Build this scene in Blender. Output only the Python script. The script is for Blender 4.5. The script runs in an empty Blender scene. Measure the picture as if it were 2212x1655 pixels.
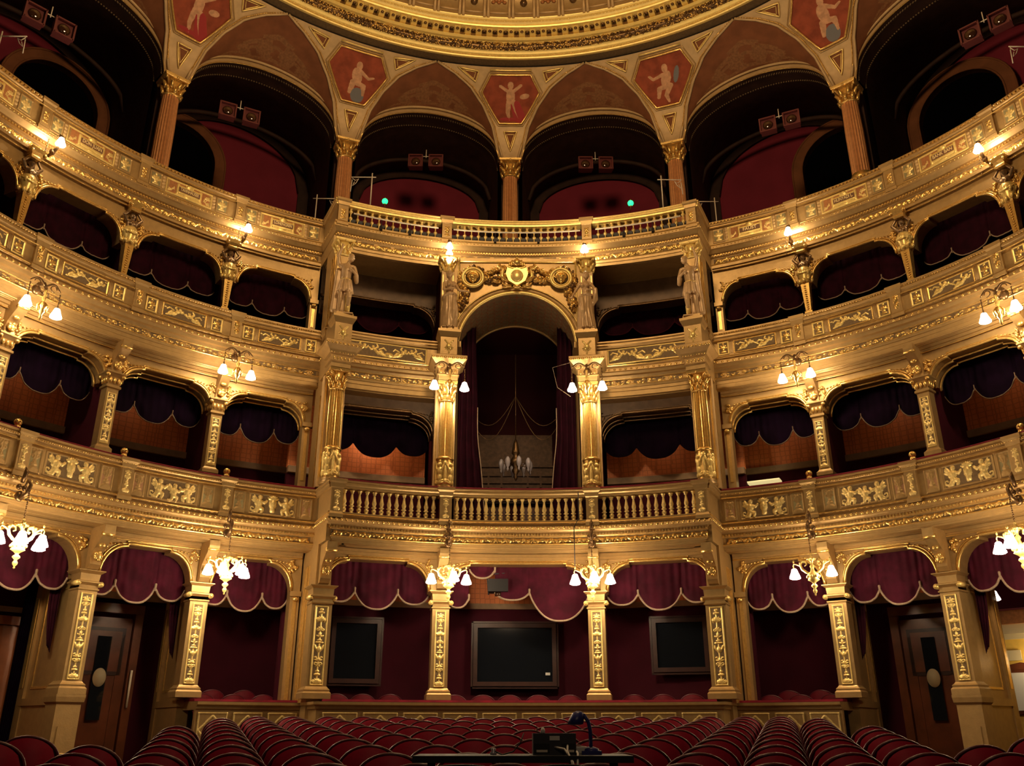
import bpy, math, random
import numpy as np
from mathutils import Vector, Matrix

random.seed(7)
SC = bpy.context.scene
COL = SC.collection
R_ = math.radians
PI = math.pi

# ------------------------------------------------------------------ camera, world, lights, exposure
cam_d = bpy.data.cameras.new('camera')
cam = bpy.data.objects.new('camera', cam_d)
COL.objects.link(cam)
cam_d.sensor_width = 36.0
cam_d.lens = 1891.5 * 36.0 / 2212.0
cam_d.clip_end = 200
cam.location = (-0.391, 0.0, 0.0)
cam.rotation_euler = (R_(90 + 21.616), 0, R_(-0.807))
SC.camera = cam
SC.view_settings.view_transform = 'Standard'
SC.view_settings.look = 'None'
SC.view_settings.exposure = -0.1
SC.view_settings.gamma = 1.0
SC.view_settings.use_curve_mapping = False
w = bpy.data.worlds.new('hall_dark')
SC.world = w
w.use_nodes = True
w.node_tree.nodes['Background'].inputs[0].default_value = (0.9, 0.55, 0.35, 1)
w.node_tree.nodes['Background'].inputs[1].default_value = 0.012
SC.cycles.max_bounces = 5
SC.cycles.diffuse_bounces = 3
SC.cycles.glossy_bounces = 3
SC.cycles.transmission_bounces = 2
SC.cycles.use_denoising = True
SC.cycles.sample_clamp_indirect = 4.0


def light(name, kind, loc, energy, color, size=0.5, target=None):
    d = bpy.data.lights.new(name, kind)
    d.energy = energy
    d.color = color
    if kind == 'AREA':
        d.shape = 'DISK'
        d.size = size
    else:
        d.shadow_soft_size = size
    o = bpy.data.objects.new(name, d)
    COL.objects.link(o)
    o.location = loc
    if target is not None:
        o.rotation_euler = (Vector(target) - Vector(loc)).to_track_quat('-Z', 'Y').to_euler()
    return o


WARM = (1.0, 0.70, 0.38)
# great chandelier under the dome (hangs above the frame) and the work lights over the stage, behind the camera
light('great_chandelier_light', 'POINT', (0, 8.6, 14.6), 2000, (1.0, 0.66, 0.33), 1.1)
light('stage_work_light', 'AREA', (0, -4.5, 6.0), 70, (1.0, 0.70, 0.42), 2.5, (0, 16, 7))

# ------------------------------------------------------------------ materials
def mat(name, col, rough=0.5, metal=0.0, spec=0.5, bump=0.0, bscale=30.0, var=0.0, vscale=6.0, col2=None, emis=None, estr=0.0, sheen=0.0, coat=0.0):
    m = bpy.data.materials.new(name)
    m.use_nodes = True
    nt = m.node_tree
    b = nt.nodes['Principled BSDF']
    b.inputs['Roughness'].default_value = rough
    b.inputs['Metallic'].default_value = metal
    b.inputs['Specular IOR Level'].default_value = spec
    if sheen:
        b.inputs['Sheen Weight'].default_value = sheen
        b.inputs['Sheen Tint'].default_value = (col[0], col[1], col[2], 1)
    if coat:
        b.inputs['Coat Weight'].default_value = coat
        b.inputs['Coat Roughness'].default_value = 0.15
    tc = nt.nodes.new('ShaderNodeTexCoord')
    c1 = (*col, 1)
    c2 = (*(col2 or [c * (1 - var) for c in col]), 1)
    if var or col2:
        n = nt.nodes.new('ShaderNodeTexNoise')
        n.inputs['Scale'].default_value = vscale
        n.inputs['Detail'].default_value = 4
        r = nt.nodes.new('ShaderNodeMix')
        r.data_type = 'RGBA'
        r.inputs['A'].default_value = c1
        r.inputs['B'].default_value = c2
        mr = nt.nodes.new('ShaderNodeMapRange')
        mr.inputs['From Min'].default_value = 0.35
        mr.inputs['From Max'].default_value = 0.65
        nt.links.new(tc.outputs['Object'], n.inputs['Vector'])
        nt.links.new(n.outputs['Fac'], mr.inputs['Value'])
        nt.links.new(mr.outputs['Result'], r.inputs['Factor'])
        nt.links.new(r.outputs['Result'], b.inputs['Base Color'])
    else:
        b.inputs['Base Color'].default_value = c1
    if bump:
        n2 = nt.nodes.new('ShaderNodeTexNoise')
        n2.inputs['Scale'].default_value = bscale
        n2.inputs['Detail'].default_value = 3
        bp = nt.nodes.new('ShaderNodeBump')
        bp.inputs['Strength'].default_value = bump
        bp.inputs['Distance'].default_value = 0.02
        nt.links.new(tc.outputs['Object'], n2.inputs['Vector'])
        nt.links.new(n2.outputs['Fac'], bp.inputs['Height'])
        nt.links.new(bp.outputs['Normal'], b.inputs['Normal'])
    if emis:
        b.inputs['Emission Color'].default_value = (*emis, 1)
        b.inputs['Emission Strength'].default_value = estr
    return m


def damask(name, c1, c2, scale, rough=0.6):
    m = mat(name, c1, rough)
    nt = m.node_tree
    b = nt.nodes['Principled BSDF']
    tc = nt.nodes['Texture Coordinate']
    v = nt.nodes.new('ShaderNodeTexVoronoi')
    v.feature = 'DISTANCE_TO_EDGE'
    v.inputs['Scale'].default_value = scale
    v.inputs['Randomness'].default_value = 0.15
    mr = nt.nodes.new('ShaderNodeMapRange')
    mr.inputs['From Max'].default_value = 0.12
    mx = nt.nodes.new('ShaderNodeMix')
    mx.data_type = 'RGBA'
    mx.inputs['A'].default_value = (*c2, 1)
    mx.inputs['B'].default_value = (*c1, 1)
    nt.links.new(tc.outputs['Object'], v.inputs['Vector'])
    nt.links.new(v.outputs['Distance'], mr.inputs['Value'])
    nt.links.new(mr.outputs['Result'], mx.inputs['Factor'])
    nt.links.new(mx.outputs['Result'], b.inputs['Base Color'])
    return m


M = {
    'tan': mat('gilded_plaster', (0.48, 0.315, 0.125), 0.38, 0.5, var=0.12, vscale=9, bump=0.08, bscale=40),
    'cream': mat('cream_gilt_plaster', (0.62, 0.42, 0.19), 0.5, 0.25, var=0.15, vscale=7, bump=0.1),
    'gold': mat('gilding', (0.95, 0.62, 0.19), 0.27, 0.72, var=0.25, vscale=25, bump=0.1, bscale=60),
    'brightgold': mat('polished_gilding', (1.0, 0.75, 0.26), 0.32, 0.42, var=0.15, vscale=20, bump=0.08, bscale=90),
    'pale': mat('pale_gilt_relief', (0.95, 0.72, 0.28), 0.38, 0.45, var=0.2, vscale=30),
    'ground': mat('relief_ground', (0.20, 0.13, 0.06), 0.6, 0.2, var=0.3, vscale=20),
    'groundpink': mat('rose_relief_ground', (0.45, 0.24, 0.12), 0.6, 0.2, var=0.25, vscale=25),
    'groundgreen': mat('sage_relief_ground', (0.33, 0.28, 0.13), 0.6, 0.2, var=0.25, vscale=25),
    'groundred': mat('painted_orange_ground', (0.50, 0.20, 0.06), 0.6, 0.1, var=0.3, vscale=14),
    'bronze': mat('dark_bronze', (0.22, 0.13, 0.06), 0.35, 0.8, var=0.4, vscale=30),
    'silver': mat('tarnished_gilt_bust', (0.40, 0.27, 0.15), 0.3, 0.7, var=0.4, vscale=20),
    'stone': mat('gilded_statue', (0.64, 0.43, 0.22), 0.38, 0.2, var=0.2, vscale=8),
    'velvet': mat('crimson_velvet', (0.16, 0.004, 0.016), 0.85, 0, 0.2, var=0.4, vscale=5, sheen=0.3),
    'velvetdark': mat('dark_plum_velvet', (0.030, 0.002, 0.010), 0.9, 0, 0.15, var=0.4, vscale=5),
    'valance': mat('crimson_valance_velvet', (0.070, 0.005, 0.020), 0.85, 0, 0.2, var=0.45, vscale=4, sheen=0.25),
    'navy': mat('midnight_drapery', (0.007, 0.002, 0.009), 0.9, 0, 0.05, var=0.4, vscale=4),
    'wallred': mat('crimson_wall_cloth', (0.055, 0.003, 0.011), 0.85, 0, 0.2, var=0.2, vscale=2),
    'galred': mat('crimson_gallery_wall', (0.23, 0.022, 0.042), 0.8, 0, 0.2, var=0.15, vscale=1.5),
    'inner': mat('shade_toned_plaster', (0.16, 0.095, 0.05), 0.5, 0.2, var=0.3),  # plaster darkened so its colour carries the shade of the loges
    'canopy': mat('canopy_panelling', (0.15, 0.08, 0.045), 0.6, 0.1, var=0.4, vscale=12),
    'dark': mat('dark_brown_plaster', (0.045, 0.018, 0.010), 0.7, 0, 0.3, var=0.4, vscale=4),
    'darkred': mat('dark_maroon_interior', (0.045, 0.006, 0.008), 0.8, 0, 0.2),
    'orange': damask('orange_damask', (0.85, 0.27, 0.08), (0.60, 0.17, 0.05), 9),
    'fringe': mat('cream_fringe', (0.48, 0.36, 0.26), 0.8, 0, 0.2, var=0.3, vscale=60),
    'boxcream': mat('box_cornice_paint', (0.40, 0.27, 0.16), 0.6, 0, 0.3, var=0.2),
    'wood': mat('walnut_door', (0.16, 0.045, 0.018), 0.35, 0, 0.5, var=0.4, vscale=3, coat=0.3),
    'woodlit': mat('lit_toned_oak_door', (0.38, 0.12, 0.04), 0.35, 0, 0.5, var=0.3, vscale=3, coat=0.3),  # brighter copy of the door wood, with the orange light in its colour
    'frame': mat('dark_timber_frame', (0.05, 0.018, 0.013), 0.4, 0, 0.5, var=0.3),
    'glass': mat('black_glass', (0.008, 0.010, 0.014), 0.06, 0, 0.8),
    'plaque': mat('ivory_oval_plaque', (0.62, 0.52, 0.32), 0.5),
    'leatherdim': mat('shade_toned_upholstery', (0.13, 0.002, 0.012), 0.7, 0, 0.25, var=0.2, vscale=4),  # same seat red, darkened in colour to stand for the dim boxes
    'leather': mat('red_leather_upholstery', (0.36, 0.004, 0.036), 0.5, 0, 0.35, var=0.25, vscale=3, bump=0.1, bscale=20),
    'seatwood': mat('polished_seat_rim', (0.085, 0.008, 0.018), 0.38, 0, 0.5, coat=0.12),
    'iron': mat('dark_iron', (0.03, 0.025, 0.025), 0.45, 0.6),
    'floor': mat('red_carpet_floor', (0.05, 0.01, 0.012), 0.9, 0, 0.1, var=0.3, vscale=2),
    'parquet': mat('dark_floor', (0.05, 0.02, 0.012), 0.6, 0, 0.3, var=0.3),
    'black': mat('matt_black', (0.006, 0.006, 0.009), 0.6),
    'blueplastic': mat('blue_black_plastic', (0.03, 0.035, 0.20), 0.35),
    'greybox': mat('charcoal_box', (0.035, 0.035, 0.045), 0.45),
    'hole': mat('unlit_doorway', (0.002, 0.002, 0.003), 0.9, 0, 0.0),
    'white': mat('white_plastic', (0.75, 0.72, 0.68), 0.5),
    'whitebar': mat('white_painted_steel', (0.80, 0.72, 0.58), 0.4),
    'yellow': mat('yellow_corridor_wall', (0.85, 0.55, 0.10), 0.7, var=0.15),
    'paperwhite': mat('pale_paper', (0.75, 0.73, 0.68), 0.7),
    'brown': mat('painted_lunette_ground', (0.23, 0.085, 0.035), 0.75, 0, 0.2, var=0.25, vscale=3),
    'brown2': mat('painted_lunette_figures', (0.285, 0.13, 0.055), 0.75, 0, 0.2, var=0.3, vscale=18),
    'paintred': mat('painting_red_ground', (0.34, 0.075, 0.035), 0.7, 0, 0.2, var=0.35, vscale=4),
    'skin': mat('painted_skin', (0.66, 0.36, 0.20), 0.7, 0, 0.2, var=0.3, vscale=10),
    'paintblue': mat('painted_slate_cloth', (0.16, 0.16, 0.17), 0.7),
    'paintcrim': mat('painted_crimson_cloth', (0.34, 0.02, 0.02), 0.7),
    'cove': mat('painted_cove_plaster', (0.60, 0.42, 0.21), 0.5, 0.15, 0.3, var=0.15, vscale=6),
    'ringgold': mat('dome_ring_gilding', (1.0, 0.78, 0.27), 0.36, 0.35, var=0.08, vscale=10),
    'shaftrose': mat('rose_gilt_column_shaft', (0.72, 0.36, 0.16), 0.36, 0.5, var=0.15, vscale=12),
    'spotred': mat('red_lamp_housing', (0.15, 0.035, 0.035), 0.4, 0.2),
    'lens': mat('spotlight_lens', (0.05, 0.02, 0.01), 0.05, 0, 1.0),
    'globe': mat('lit_lamp_glass', (1, 0.9, 0.8), 0.3, emis=(1.0, 0.75, 0.47), estr=125),
    'globesoft': mat('corridor_lamp_glass', (1, 0.9, 0.8), 0.3, emis=(1.0, 0.80, 0.66), estr=14),
    'greenlamp': mat('green_lamp_glass', (0.1, 0.8, 0.3), 0.3, emis=(0.02, 1.0, 0.28), estr=2.2),
    'crystal': mat('frosted_crystal', (0.45, 0.42, 0.48), 0.1, 0, 0.9),
    'letter': mat('gilt_lettering', (1.0, 0.80, 0.40), 0.4, 0.4),
    'nameplate': mat('umber_nameplate', (0.17, 0.075, 0.035), 0.5),
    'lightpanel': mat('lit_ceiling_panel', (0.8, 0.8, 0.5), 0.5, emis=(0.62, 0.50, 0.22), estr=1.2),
}

# ------------------------------------------------------------------ mesh helpers
class MB:
    def __init__(self):
        self.v = []; self.f = []; self.m = []; self.s = []; self.X = Matrix.Identity(4); self.k = 0; self.sm = False

    def add(self, vs, fs, k=None, sm=None):
        o = len(self.v)
        X = self.X
        self.v.extend([tuple(X @ Vector(p)) for p in vs])
        k = self.k if k is None else k
        sm = self.sm if sm is None else sm
        for f in fs:
            self.f.append([o + i for i in f]); self.m.append(k); self.s.append(sm)
        return self

    def box(self, c, s, k=None, rot=None, taper=1.0):
        x, y, z = s[0] / 2, s[1] / 2, s[2] / 2
        vs = []
        for dz, t in ((-z, 1.0), (z, taper)):
            vs += [(-x * t, -y * t, dz), (x * t, -y * t, dz), (x * t, y * t, dz), (-x * t, y * t, dz)]
        if rot is not None:
            vs = [tuple(rot @ Vector(p)) for p in vs]
        vs = [(p[0] + c[0], p[1] + c[1], p[2] + c[2]) for p in vs]
        return self.add(vs, [(0, 3, 2, 1), (4, 5, 6, 7), (0, 1, 5, 4), (1, 2, 6, 5), (2, 3, 7, 6), (3, 0, 4, 7)], k, False)

    def lathe(self, prof, n=16, k=None, c=(0, 0, 0), flute=0.0, nf=20, sq=False):
        vs = []; fs = []
        for (r, z) in prof:
            for i in range(n):
                a = 2 * PI * i / n
                rr = r
                if flute:
                    rr = r * (1 - flute * (0.5 + 0.5 * math.cos(nf * a)))
                vs.append((c[0] + rr * math.cos(a), c[1] + rr * math.sin(a), c[2] + z))
        for j in range(len(prof) - 1):
            for i in range(n):
                i2 = (i + 1) % n
                fs.append((j * n + i, j * n + i2, (j + 1) * n + i2, (j + 1) * n + i))
        fs.append(tuple(range(n - 1, -1, -1)))
        fs.append(tuple((len(prof) - 1) * n + i for i in range(n)))
        return self.add(vs, fs, k, True if not flute else False)

    def sqlathe(self, prof, k=None, c=(0, 0, 0), ry=1.0):
        """square mouldings: profile of (half width, z)"""
        vs = []; fs = []
        for (r, z) in prof:
            vs += [(c[0] - r, c[1] - r * ry, c[2] + z), (c[0] + r, c[1] - r * ry, c[2] + z), (c[0] + r, c[1] + r * ry, c[2] + z), (c[0] - r, c[1] + r * ry, c[2] + z)]
        for j in range(len(prof) - 1):
            for i in range(4):
                i2 = (i + 1) % 4
                fs.append((j * 4 + i, j * 4 + i2, (j + 1) * 4 + i2, (j + 1) * 4 + i))
        fs.append((3, 2, 1, 0)); n = (len(prof) - 1) * 4
        fs.append((n, n + 1, n + 2, n + 3))
        return self.add(vs, fs, k, False)

    def tube(self, pts, r, n=6, k=None, closed=False):
        pts = [Vector(p) for p in pts]
        N = len(pts)
        rs = r if isinstance(r, (list, tuple)) else [r] * N
        vs = []; fs = []
        up = Vector((0.13, 0.2, 0.97))
        for i, p in enumerate(pts):
            a = pts[(i - 1) % N] if (closed or i > 0) else p
            b = pts[(i + 1) % N] if (closed or i < N - 1) else p
            t = (b - a)
            if t.length < 1e-9:
                t = Vector((0, 0, 1))
            t.normalize()
            u = up - t * up.dot(t)
            if u.length < 1e-3:
                u = Vector((1, 0, 0)) - t * t.x
            u.normalize()
            v = t.cross(u)
            up = u
            for j in range(n):
                q = 2 * PI * j / n
                vs.append(tuple(p + (u * math.cos(q) + v * math.sin(q)) * rs[i]))
        for i in range(N if closed else N - 1):
            i2 = (i + 1) % N
            for j in range(n):
                j2 = (j + 1) % n
                fs.append((i * n + j, i * n + j2, i2 * n + j2, i2 * n + j))
        if not closed:
            fs.append(tuple(range(n - 1, -1, -1)))
            fs.append(tuple((N - 1) * n + j for j in range(n)))
        return self.add(vs, fs, k, True)

    def ell(self, c, r, k=None, n=8, m=6, rot=None):
        vs = []; fs = []
        if not isinstance(r, (list, tuple)):
            r = (r, r, r)
        for j in range(1, m):
            ph = PI * j / m
            for i in range(n):
                a = 2 * PI * i / n
                vs.append(Vector((r[0] * math.sin(ph) * math.cos(a), r[1] * math.sin(ph) * math.sin(a), r[2] * math.cos(ph))))
        vs.append(Vector((0, 0, r[2]))); vs.append(Vector((0, 0, -r[2])))
        T = len(vs) - 2
        for j in range(m - 2):
            for i in range(n):
                i2 = (i + 1) % n
                fs.append((j * n + i, (j + 1) * n + i, (j + 1) * n + i2, j * n + i2))
        for i in range(n):
            i2 = (i + 1) % n
            fs.append((T, i, i2)); fs.append((T + 1, (m - 2) * n + i2, (m - 2) * n + i))
        if rot is not None:
            vs = [rot @ p for p in vs]
        vs = [(p[0] + c[0], p[1] + c[1], p[2] + c[2]) for p in vs]
        return self.add(vs, fs, k, True)

    def cap(self, p0, r0, p1, r1, k=None, n=10):
        """tapered capsule"""
        p0 = Vector(p0); p1 = Vector(p1)
        d = (p1 - p0)
        L = max(d.length, 1e-5); d.normalize()
        ps = []; rs = []
        for a in (-90, -55, -25):
            ps.append(p0 + d * r0 * math.sin(R_(a))); rs.append(max(r0 * math.cos(R_(a)), 0.0008))
        ps.append(p0); rs.append(r0); ps.append(p1); rs.append(r1)
        for a in (25, 55, 90):
            ps.append(p1 + d * r1 * math.sin(R_(a))); rs.append(max(r1 * math.cos(R_(a)), 0.0008))
        return self.tube(ps, rs, n, k)

    def prism(self, poly, y0, y1, k=None):
        """poly in (x,z), extruded along y"""
        n = len(poly)
        vs = [(x, y0, z) for x, z in poly] + [(x, y1, z) for x, z in poly]
        fs = [tuple(range(n)), tuple(range(2 * n - 1, n - 1, -1))]
        for i in range(n):
            j = (i + 1) % n
            fs.append((i, i + n, j + n, j))
        return self.add(vs, fs, k, False)

    def mesh(self, name, mats):
        me = bpy.data.meshes.new(name)
        me.from_pydata(self.v, [], self.f)
        for m in mats:
            me.materials.append(M[m])
        me.polygons.foreach_set('material_index', self.m)
        me.polygons.foreach_set('use_smooth', self.s)
        me.update()
        return me


def raw(name, me, parent=None, loc=None, rz=0.0):
    o = bpy.data.objects.new(name, me)
    COL.objects.link(o)
    if parent is not None:
        o.parent = parent
    if loc is not None:
        o.location = loc
    if rz:
        o.rotation_euler = (0, 0, rz)
    return o


def tag(o, label, cat, group=None):
    o['label'] = label
    o['category'] = cat
    if group:
        o['group'] = group
    return o


def struct(name, me, loc=None, rz=0.0):
    o = raw(name, me, None, loc, rz)
    o['kind'] = 'structure'
    return o


def spawn(name, parts, loc, rz, label, cat, group=None, scale=None):
    """one thing: an Empty at its base with a child per part; parts = [(name, mesh, [sub-parts], optional label)]"""
    e = bpy.data.objects.new(name, None)
    e.empty_display_size = 0.1
    COL.objects.link(e)
    e.location = loc
    e.rotation_euler = (0, 0, rz)
    if scale:
        e.scale = scale
    tag(e, label, cat, group)
    for p in parts:
        o = raw(p[0], p[1], e)
        if len(p) > 3 and p[3]:
            o['label'] = p[3]
        for q in (p[2] if len(p) > 2 and p[2] else []):
            s = raw(q[0], q[1], o)
            if len(q) > 3 and q[3]:
                s['label'] = q[3]
    return e


def bake(mb, voxel, mats, name, smooth=2):
    """fuse overlapping closed solids into one continuous surface"""
    me = mb.mesh(name + '_raw', mats)
    o = raw('tmp', me)
    md = o.modifiers.new('r', 'REMESH')
    md.mode = 'VOXEL'
    md.voxel_size = voxel
    md.use_smooth_shade = True
    if smooth:
        ms = o.modifiers.new('s', 'SMOOTH')
        ms.iterations = smooth
        ms.factor = 0.5
    bpy.context.view_layer.update()
    dg = bpy.context.evaluated_depsgraph_get()
    out = bpy.data.meshes.new_from_object(o.evaluated_get(dg))
    out.name = name
    out.materials.clear()
    for m in mats[:1]:
        out.materials.append(M[m])
    bpy.data.objects.remove(o)
    bpy.data.meshes.remove(me)
    return out


# ------------------------------------------------------------------ reliefs: height fields drawn from capsules and ellipses
def C(x0, y0, x1, y1, r0, r1, h, m=1):
    return ('c', x0, y0, x1, y1, r0, r1, h, m)


def E(cx, cy, rx, ry, h, a=0.0, m=1):
    return ('e', cx, cy, rx, ry, R_(a), h, m)


def spiral(cx, cy, r, turns, a0, d, t, h, m=1):
    out = []
    n = int(abs(turns) * 12)
    pp = None
    for i in range(n + 1):
        q = i / n
        a = R_(a0) + d * 2 * PI * turns * q
        rr = r * (1 - 0.82 * q)
        p = (cx + rr * math.cos(a), cy + rr * math.sin(a))
        if pp:
            out.append(C(pp[0], pp[1], p[0], p[1], t * (1 - 0.4 * q), t * (1 - 0.4 * q), h, m))
        pp = p
    return out


def relief(name, w, h, nx, ny, shapes, mapf, mats, thr=0.0015, mask=None):
    U, V = np.meshgrid(np.linspace(-w / 2, w / 2, nx), np.linspace(0, h, ny))
    H = np.zeros_like(U); MI = np.zeros(U.shape, int)
    for s in shapes:
        if s[0] == 'c':
            _, x0, y0, x1, y1, r0, r1, hh, m = s
            dx, dy = x1 - x0, y1 - y0
            L2 = dx * dx + dy * dy + 1e-12
            t = np.clip(((U - x0) * dx + (V - y0) * dy) / L2, 0, 1)
            rr = r0 + (r1 - r0) * t
            q = ((U - x0 - t * dx) ** 2 + (V - y0 - t * dy) ** 2) / (rr * rr)
        else:
            _, cx, cy, rx, ry, a, hh, m = s
            X = (U - cx) * math.cos(a) + (V - cy) * math.sin(a)
            Y = -(U - cx) * math.sin(a) + (V - cy) * math.cos(a)
            q = (X / rx) ** 2 + (Y / ry) ** 2
        z = hh * np.sqrt(np.clip(1 - q, 0, 1))
        z = np.where(q < 1, np.maximum(z, hh * 0.25), 0)
        up = z > H
        H = np.where(up, z, H)
        MI = np.where(up, m, MI)
    vs = [mapf(float(U[j, i]), float(V[j, i]), float(H[j, i])) for j in range(ny) for i in range(nx)]
    fs = []; ms = []
    for j in range(ny - 1):
        for i in range(nx - 1):
            if mask is not None and not mask(float(U[j, i] + U[j, i + 1]) / 2, float(V[j, i] + V[j + 1, i]) / 2):
                continue
            fs.append((j * nx + i, j * nx + i + 1, (j + 1) * nx + i + 1, (j + 1) * nx + i))
            hs = max(H[j, i], H[j, i + 1], H[j + 1, i], H[j + 1, i + 1])
            k = max(MI[j, i], MI[j, i + 1], MI[j + 1, i], MI[j + 1, i + 1]) if hs > thr else 0
            ms.append(int(k))
    me = bpy.data.meshes.new(name)
    me.from_pydata(vs, [], fs)
    for m in mats:
        me.materials.append(M[m])
    me.polygons.foreach_set('material_index', ms)
    me.polygons.foreach_set('use_smooth', [True] * len(fs))
    me.update()
    return me


FLAT = lambda u, v, h: (u, -h, v)


def flip(shapes):
    out = []
    for s in shapes:
        if s[0] == 'c':
            out.append(('c', -s[1], s[2], -s[3], s[4]) + s[5:])
        else:
            out.append(('e', -s[1], s[2], s[3], s[4], -s[5]) + s[6:])
    return out


def shift(shapes, dx, dy, k=1.0, hk=None):
    out = []
    hk = k if hk is None else hk
    for s in shapes:
        if s[0] == 'c':
            out.append(('c', s[1] * k + dx, s[2] * k + dy, s[3] * k + dx, s[4] * k + dy, s[5] * k, s[6] * k, s[7] * hk, s[8]))
        else:
            out.append(('e', s[1] * k + dx, s[2] * k + dy, s[3] * k, s[4] * k, s[5], s[6] * hk, s[7]))
    return out


# a winged putto about 1 unit tall, facing right
PUTTO = [E(0.02, 0.86, 0.10, 0.12, 0.14), E(0.0, 0.58, 0.14, 0.20, 0.16, 12), E(-0.02, 0.36, 0.15, 0.14, 0.15),
         C(0.06, 0.68, 0.26, 0.58, 0.06, 0.05, 0.12), C(0.26, 0.58, 0.40, 0.70, 0.05, 0.04, 0.11), C(-0.08, 0.68, -0.2, 0.52, 0.06, 0.05, 0.11), C(-0.2, 0.52, -0.08, 0.42, 0.05, 0.04, 0.1),
         C(0.0, 0.34, 0.20, 0.26, 0.10, 0.07, 0.14), C(0.20, 0.26, 0.14, 0.06, 0.07, 0.05, 0.12), C(-0.06, 0.30, -0.12, 0.1, 0.10, 0.06, 0.13), C(-0.12, 0.1, -0.28, 0.06, 0.06, 0.04, 0.1),
         E(-0.24, 0.74, 0.20, 0.07, 0.08, 145), E(-0.26, 0.64, 0.17, 0.05, 0.07, 160), E(-0.24, 0.82, 0.16, 0.05, 0.07, 125)]
# a reclining dancer about 1 unit wide
NYMPH = [E(0.30, 0.62, 0.07, 0.08, 0.10), E(0.18, 0.46, 0.13, 0.085, 0.12, 40), E(0.03, 0.32, 0.11, 0.09, 0.12, 20), C(0.24, 0.52, 0.40, 0.44, 0.035, 0.03, 0.08), C(0.40, 0.44, 0.50, 0.58, 0.03, 0.02, 0.07),
         C(0.16, 0.54, 0.02, 0.66, 0.035, 0.03, 0.08), C(0.02, 0.66, 0.10, 0.80, 0.03, 0.02, 0.07), C(0.0, 0.30, -0.18, 0.40, 0.07, 0.05, 0.10), C(-0.18, 0.40, -0.34, 0.22, 0.05, 0.03, 0.08),
         C(0.0, 0.26, -0.22, 0.20, 0.07, 0.05, 0.10), C(-0.22, 0.20, -0.46, 0.12, 0.045, 0.025, 0.08), C(-0.05, 0.5, -0.3, 0.62, 0.02, 0.015, 0.05), C(-0.3, 0.62, -0.42, 0.50, 0.02, 0.015, 0.05)]


def leafspray(x, y, s, a, n=5, h=0.012, m=1):
    out = []
    for i in range(n):
        q = R_(a - 70 + 140 * i / (n - 1))
        out.append(E(x + math.cos(q) * s * 0.55, y + math.sin(q) * s * 0.55, s * 0.55, s * 0.16, h, math.degrees(q), m))
    return out


def rect_frame(w, h, t, hh, m=1):
    return [C(-w / 2 + t, t, w / 2 - t, t, t, t, hh, m), C(-w / 2 + t, h - t, w / 2 - t, h - t, t, t, hh, m),
            C(-w / 2 + t, t, -w / 2 + t, h - t, t, t, hh, m), C(w / 2 - t, t, w / 2 - t, h - t, t, t, hh, m)]


def arab(w, h, hgt=0.014):
    """vertical candelabra ornament filling a strip w wide"""
    out = [C(0, 0.02, 0, h - 0.02, w * .045, w * .045, hgt * .7)]
    n = max(2, int(h / (w * 1.25)))
    st = h / n
    for i in range(n):
        y = st * i
        k = i % 4
        if k == 0:
            out += shift(leafspray(0, 0, 1, 90, 7, hgt), 0, y + st * .12, w * .46, 1)
            out += [E(0, y + st * .70, w * .30, w * .11, hgt), E(0, y + st * .90, w * .16, w * .12, hgt)]
            out += [E(-w * .36, y + st * .2, w * .07, w * .2, hgt, 25), E(w * .36, y + st * .2, w * .07, w * .2, hgt, -25)]
        elif k == 1:
            out += spiral(-w * .25, y + st * .35, w * .20, 1.1, -60, 1, w * .05, hgt) + spiral(w * .25, y + st * .35, w * .20, 1.1, 240, -1, w * .05, hgt)
            out += shift(leafspray(0, 0, 1, 90, 5, hgt), 0, y + st * .55, w * .36, 1)
            out += [E(-w * .3, y + st * .8, w * .13, w * .06, hgt, 30), E(w * .3, y + st * .8, w * .13, w * .06, hgt, -30)]
        elif k == 2:
            out += [E(0, y + st * .30, w * .22, w * .28, hgt * 1.2), E(-w * .34, y + st * .42, w * .08, w * .28, hgt, 22), E(w * .34, y + st * .42, w * .08, w * .28, hgt, -22), E(0, y + st * .74, w * .40, w * .08, hgt), E(0, y + st * .9, w * .2, w * .08, hgt)]
        else:
            out += spiral(-w * .24, y + st * .6, w * .19, 1.1, 60, -1, w * .05, hgt) + spiral(w * .24, y + st * .6, w * .19, 1.1, 120, 1, w * .05, hgt)
            out += [E(0, y + st * .25, w * .13, w * .24, hgt), E(-w * .2, y + st * .15, w * .16, w * .06, hgt, -30), E(w * .2, y + st * .15, w * .16, w * .06, hgt, 30)]
    return out


def rinceau(L, h, unit, hgt=0.02, kind=0):
    out = []
    n = max(1, int(round(L / unit)))
    st = L / n
    for i in range(n):
        x = -L / 2 + st * (i + 0.5)
        if kind == 0:
            d = 1 if i % 2 else -1
            out += spiral(x, h * 0.5, h * 0.36, 1.0, 180 if d > 0 else 180, d, h * 0.075, hgt)
            out += [E(x, h * 0.5, h * 0.13, h * 0.13, hgt * 1.2)]
            out += leafspray(x + st * 0.42, h * (0.5 + 0.25 * d), h * 0.30, 90 * d, 3, hgt)
            out += [E(x + st * 0.38, h * (0.5 - 0.2 * d), h * 0.22, h * 0.08, hgt, 30 * d)]
        else:
            if i % 3 == 1:
                out += spiral(x, h * 0.5, h * 0.36, 0.96, 0, 1, h * 0.08, hgt) + [E(x, h * .5, h * .12, h * .12, hgt)]
            else:
                out += [E(x, h * 0.60, h * 0.28, h * 0.26, hgt), E(x - h * .3, h * .3, h * .22, h * .12, hgt, 35), E(x + h * .3, h * .3, h * .22, h * .12, hgt, -35)]
            out += [E(x + st * 0.5, h * 0.4, h * 0.13, h * 0.34, hgt), E(x + st * 0.34, h * 0.55, h * 0.09, h * 0.24, hgt, 30), E(x + st * 0.66, h * 0.55, h * 0.09, h * 0.24, hgt, -30)]
    return out


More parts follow.
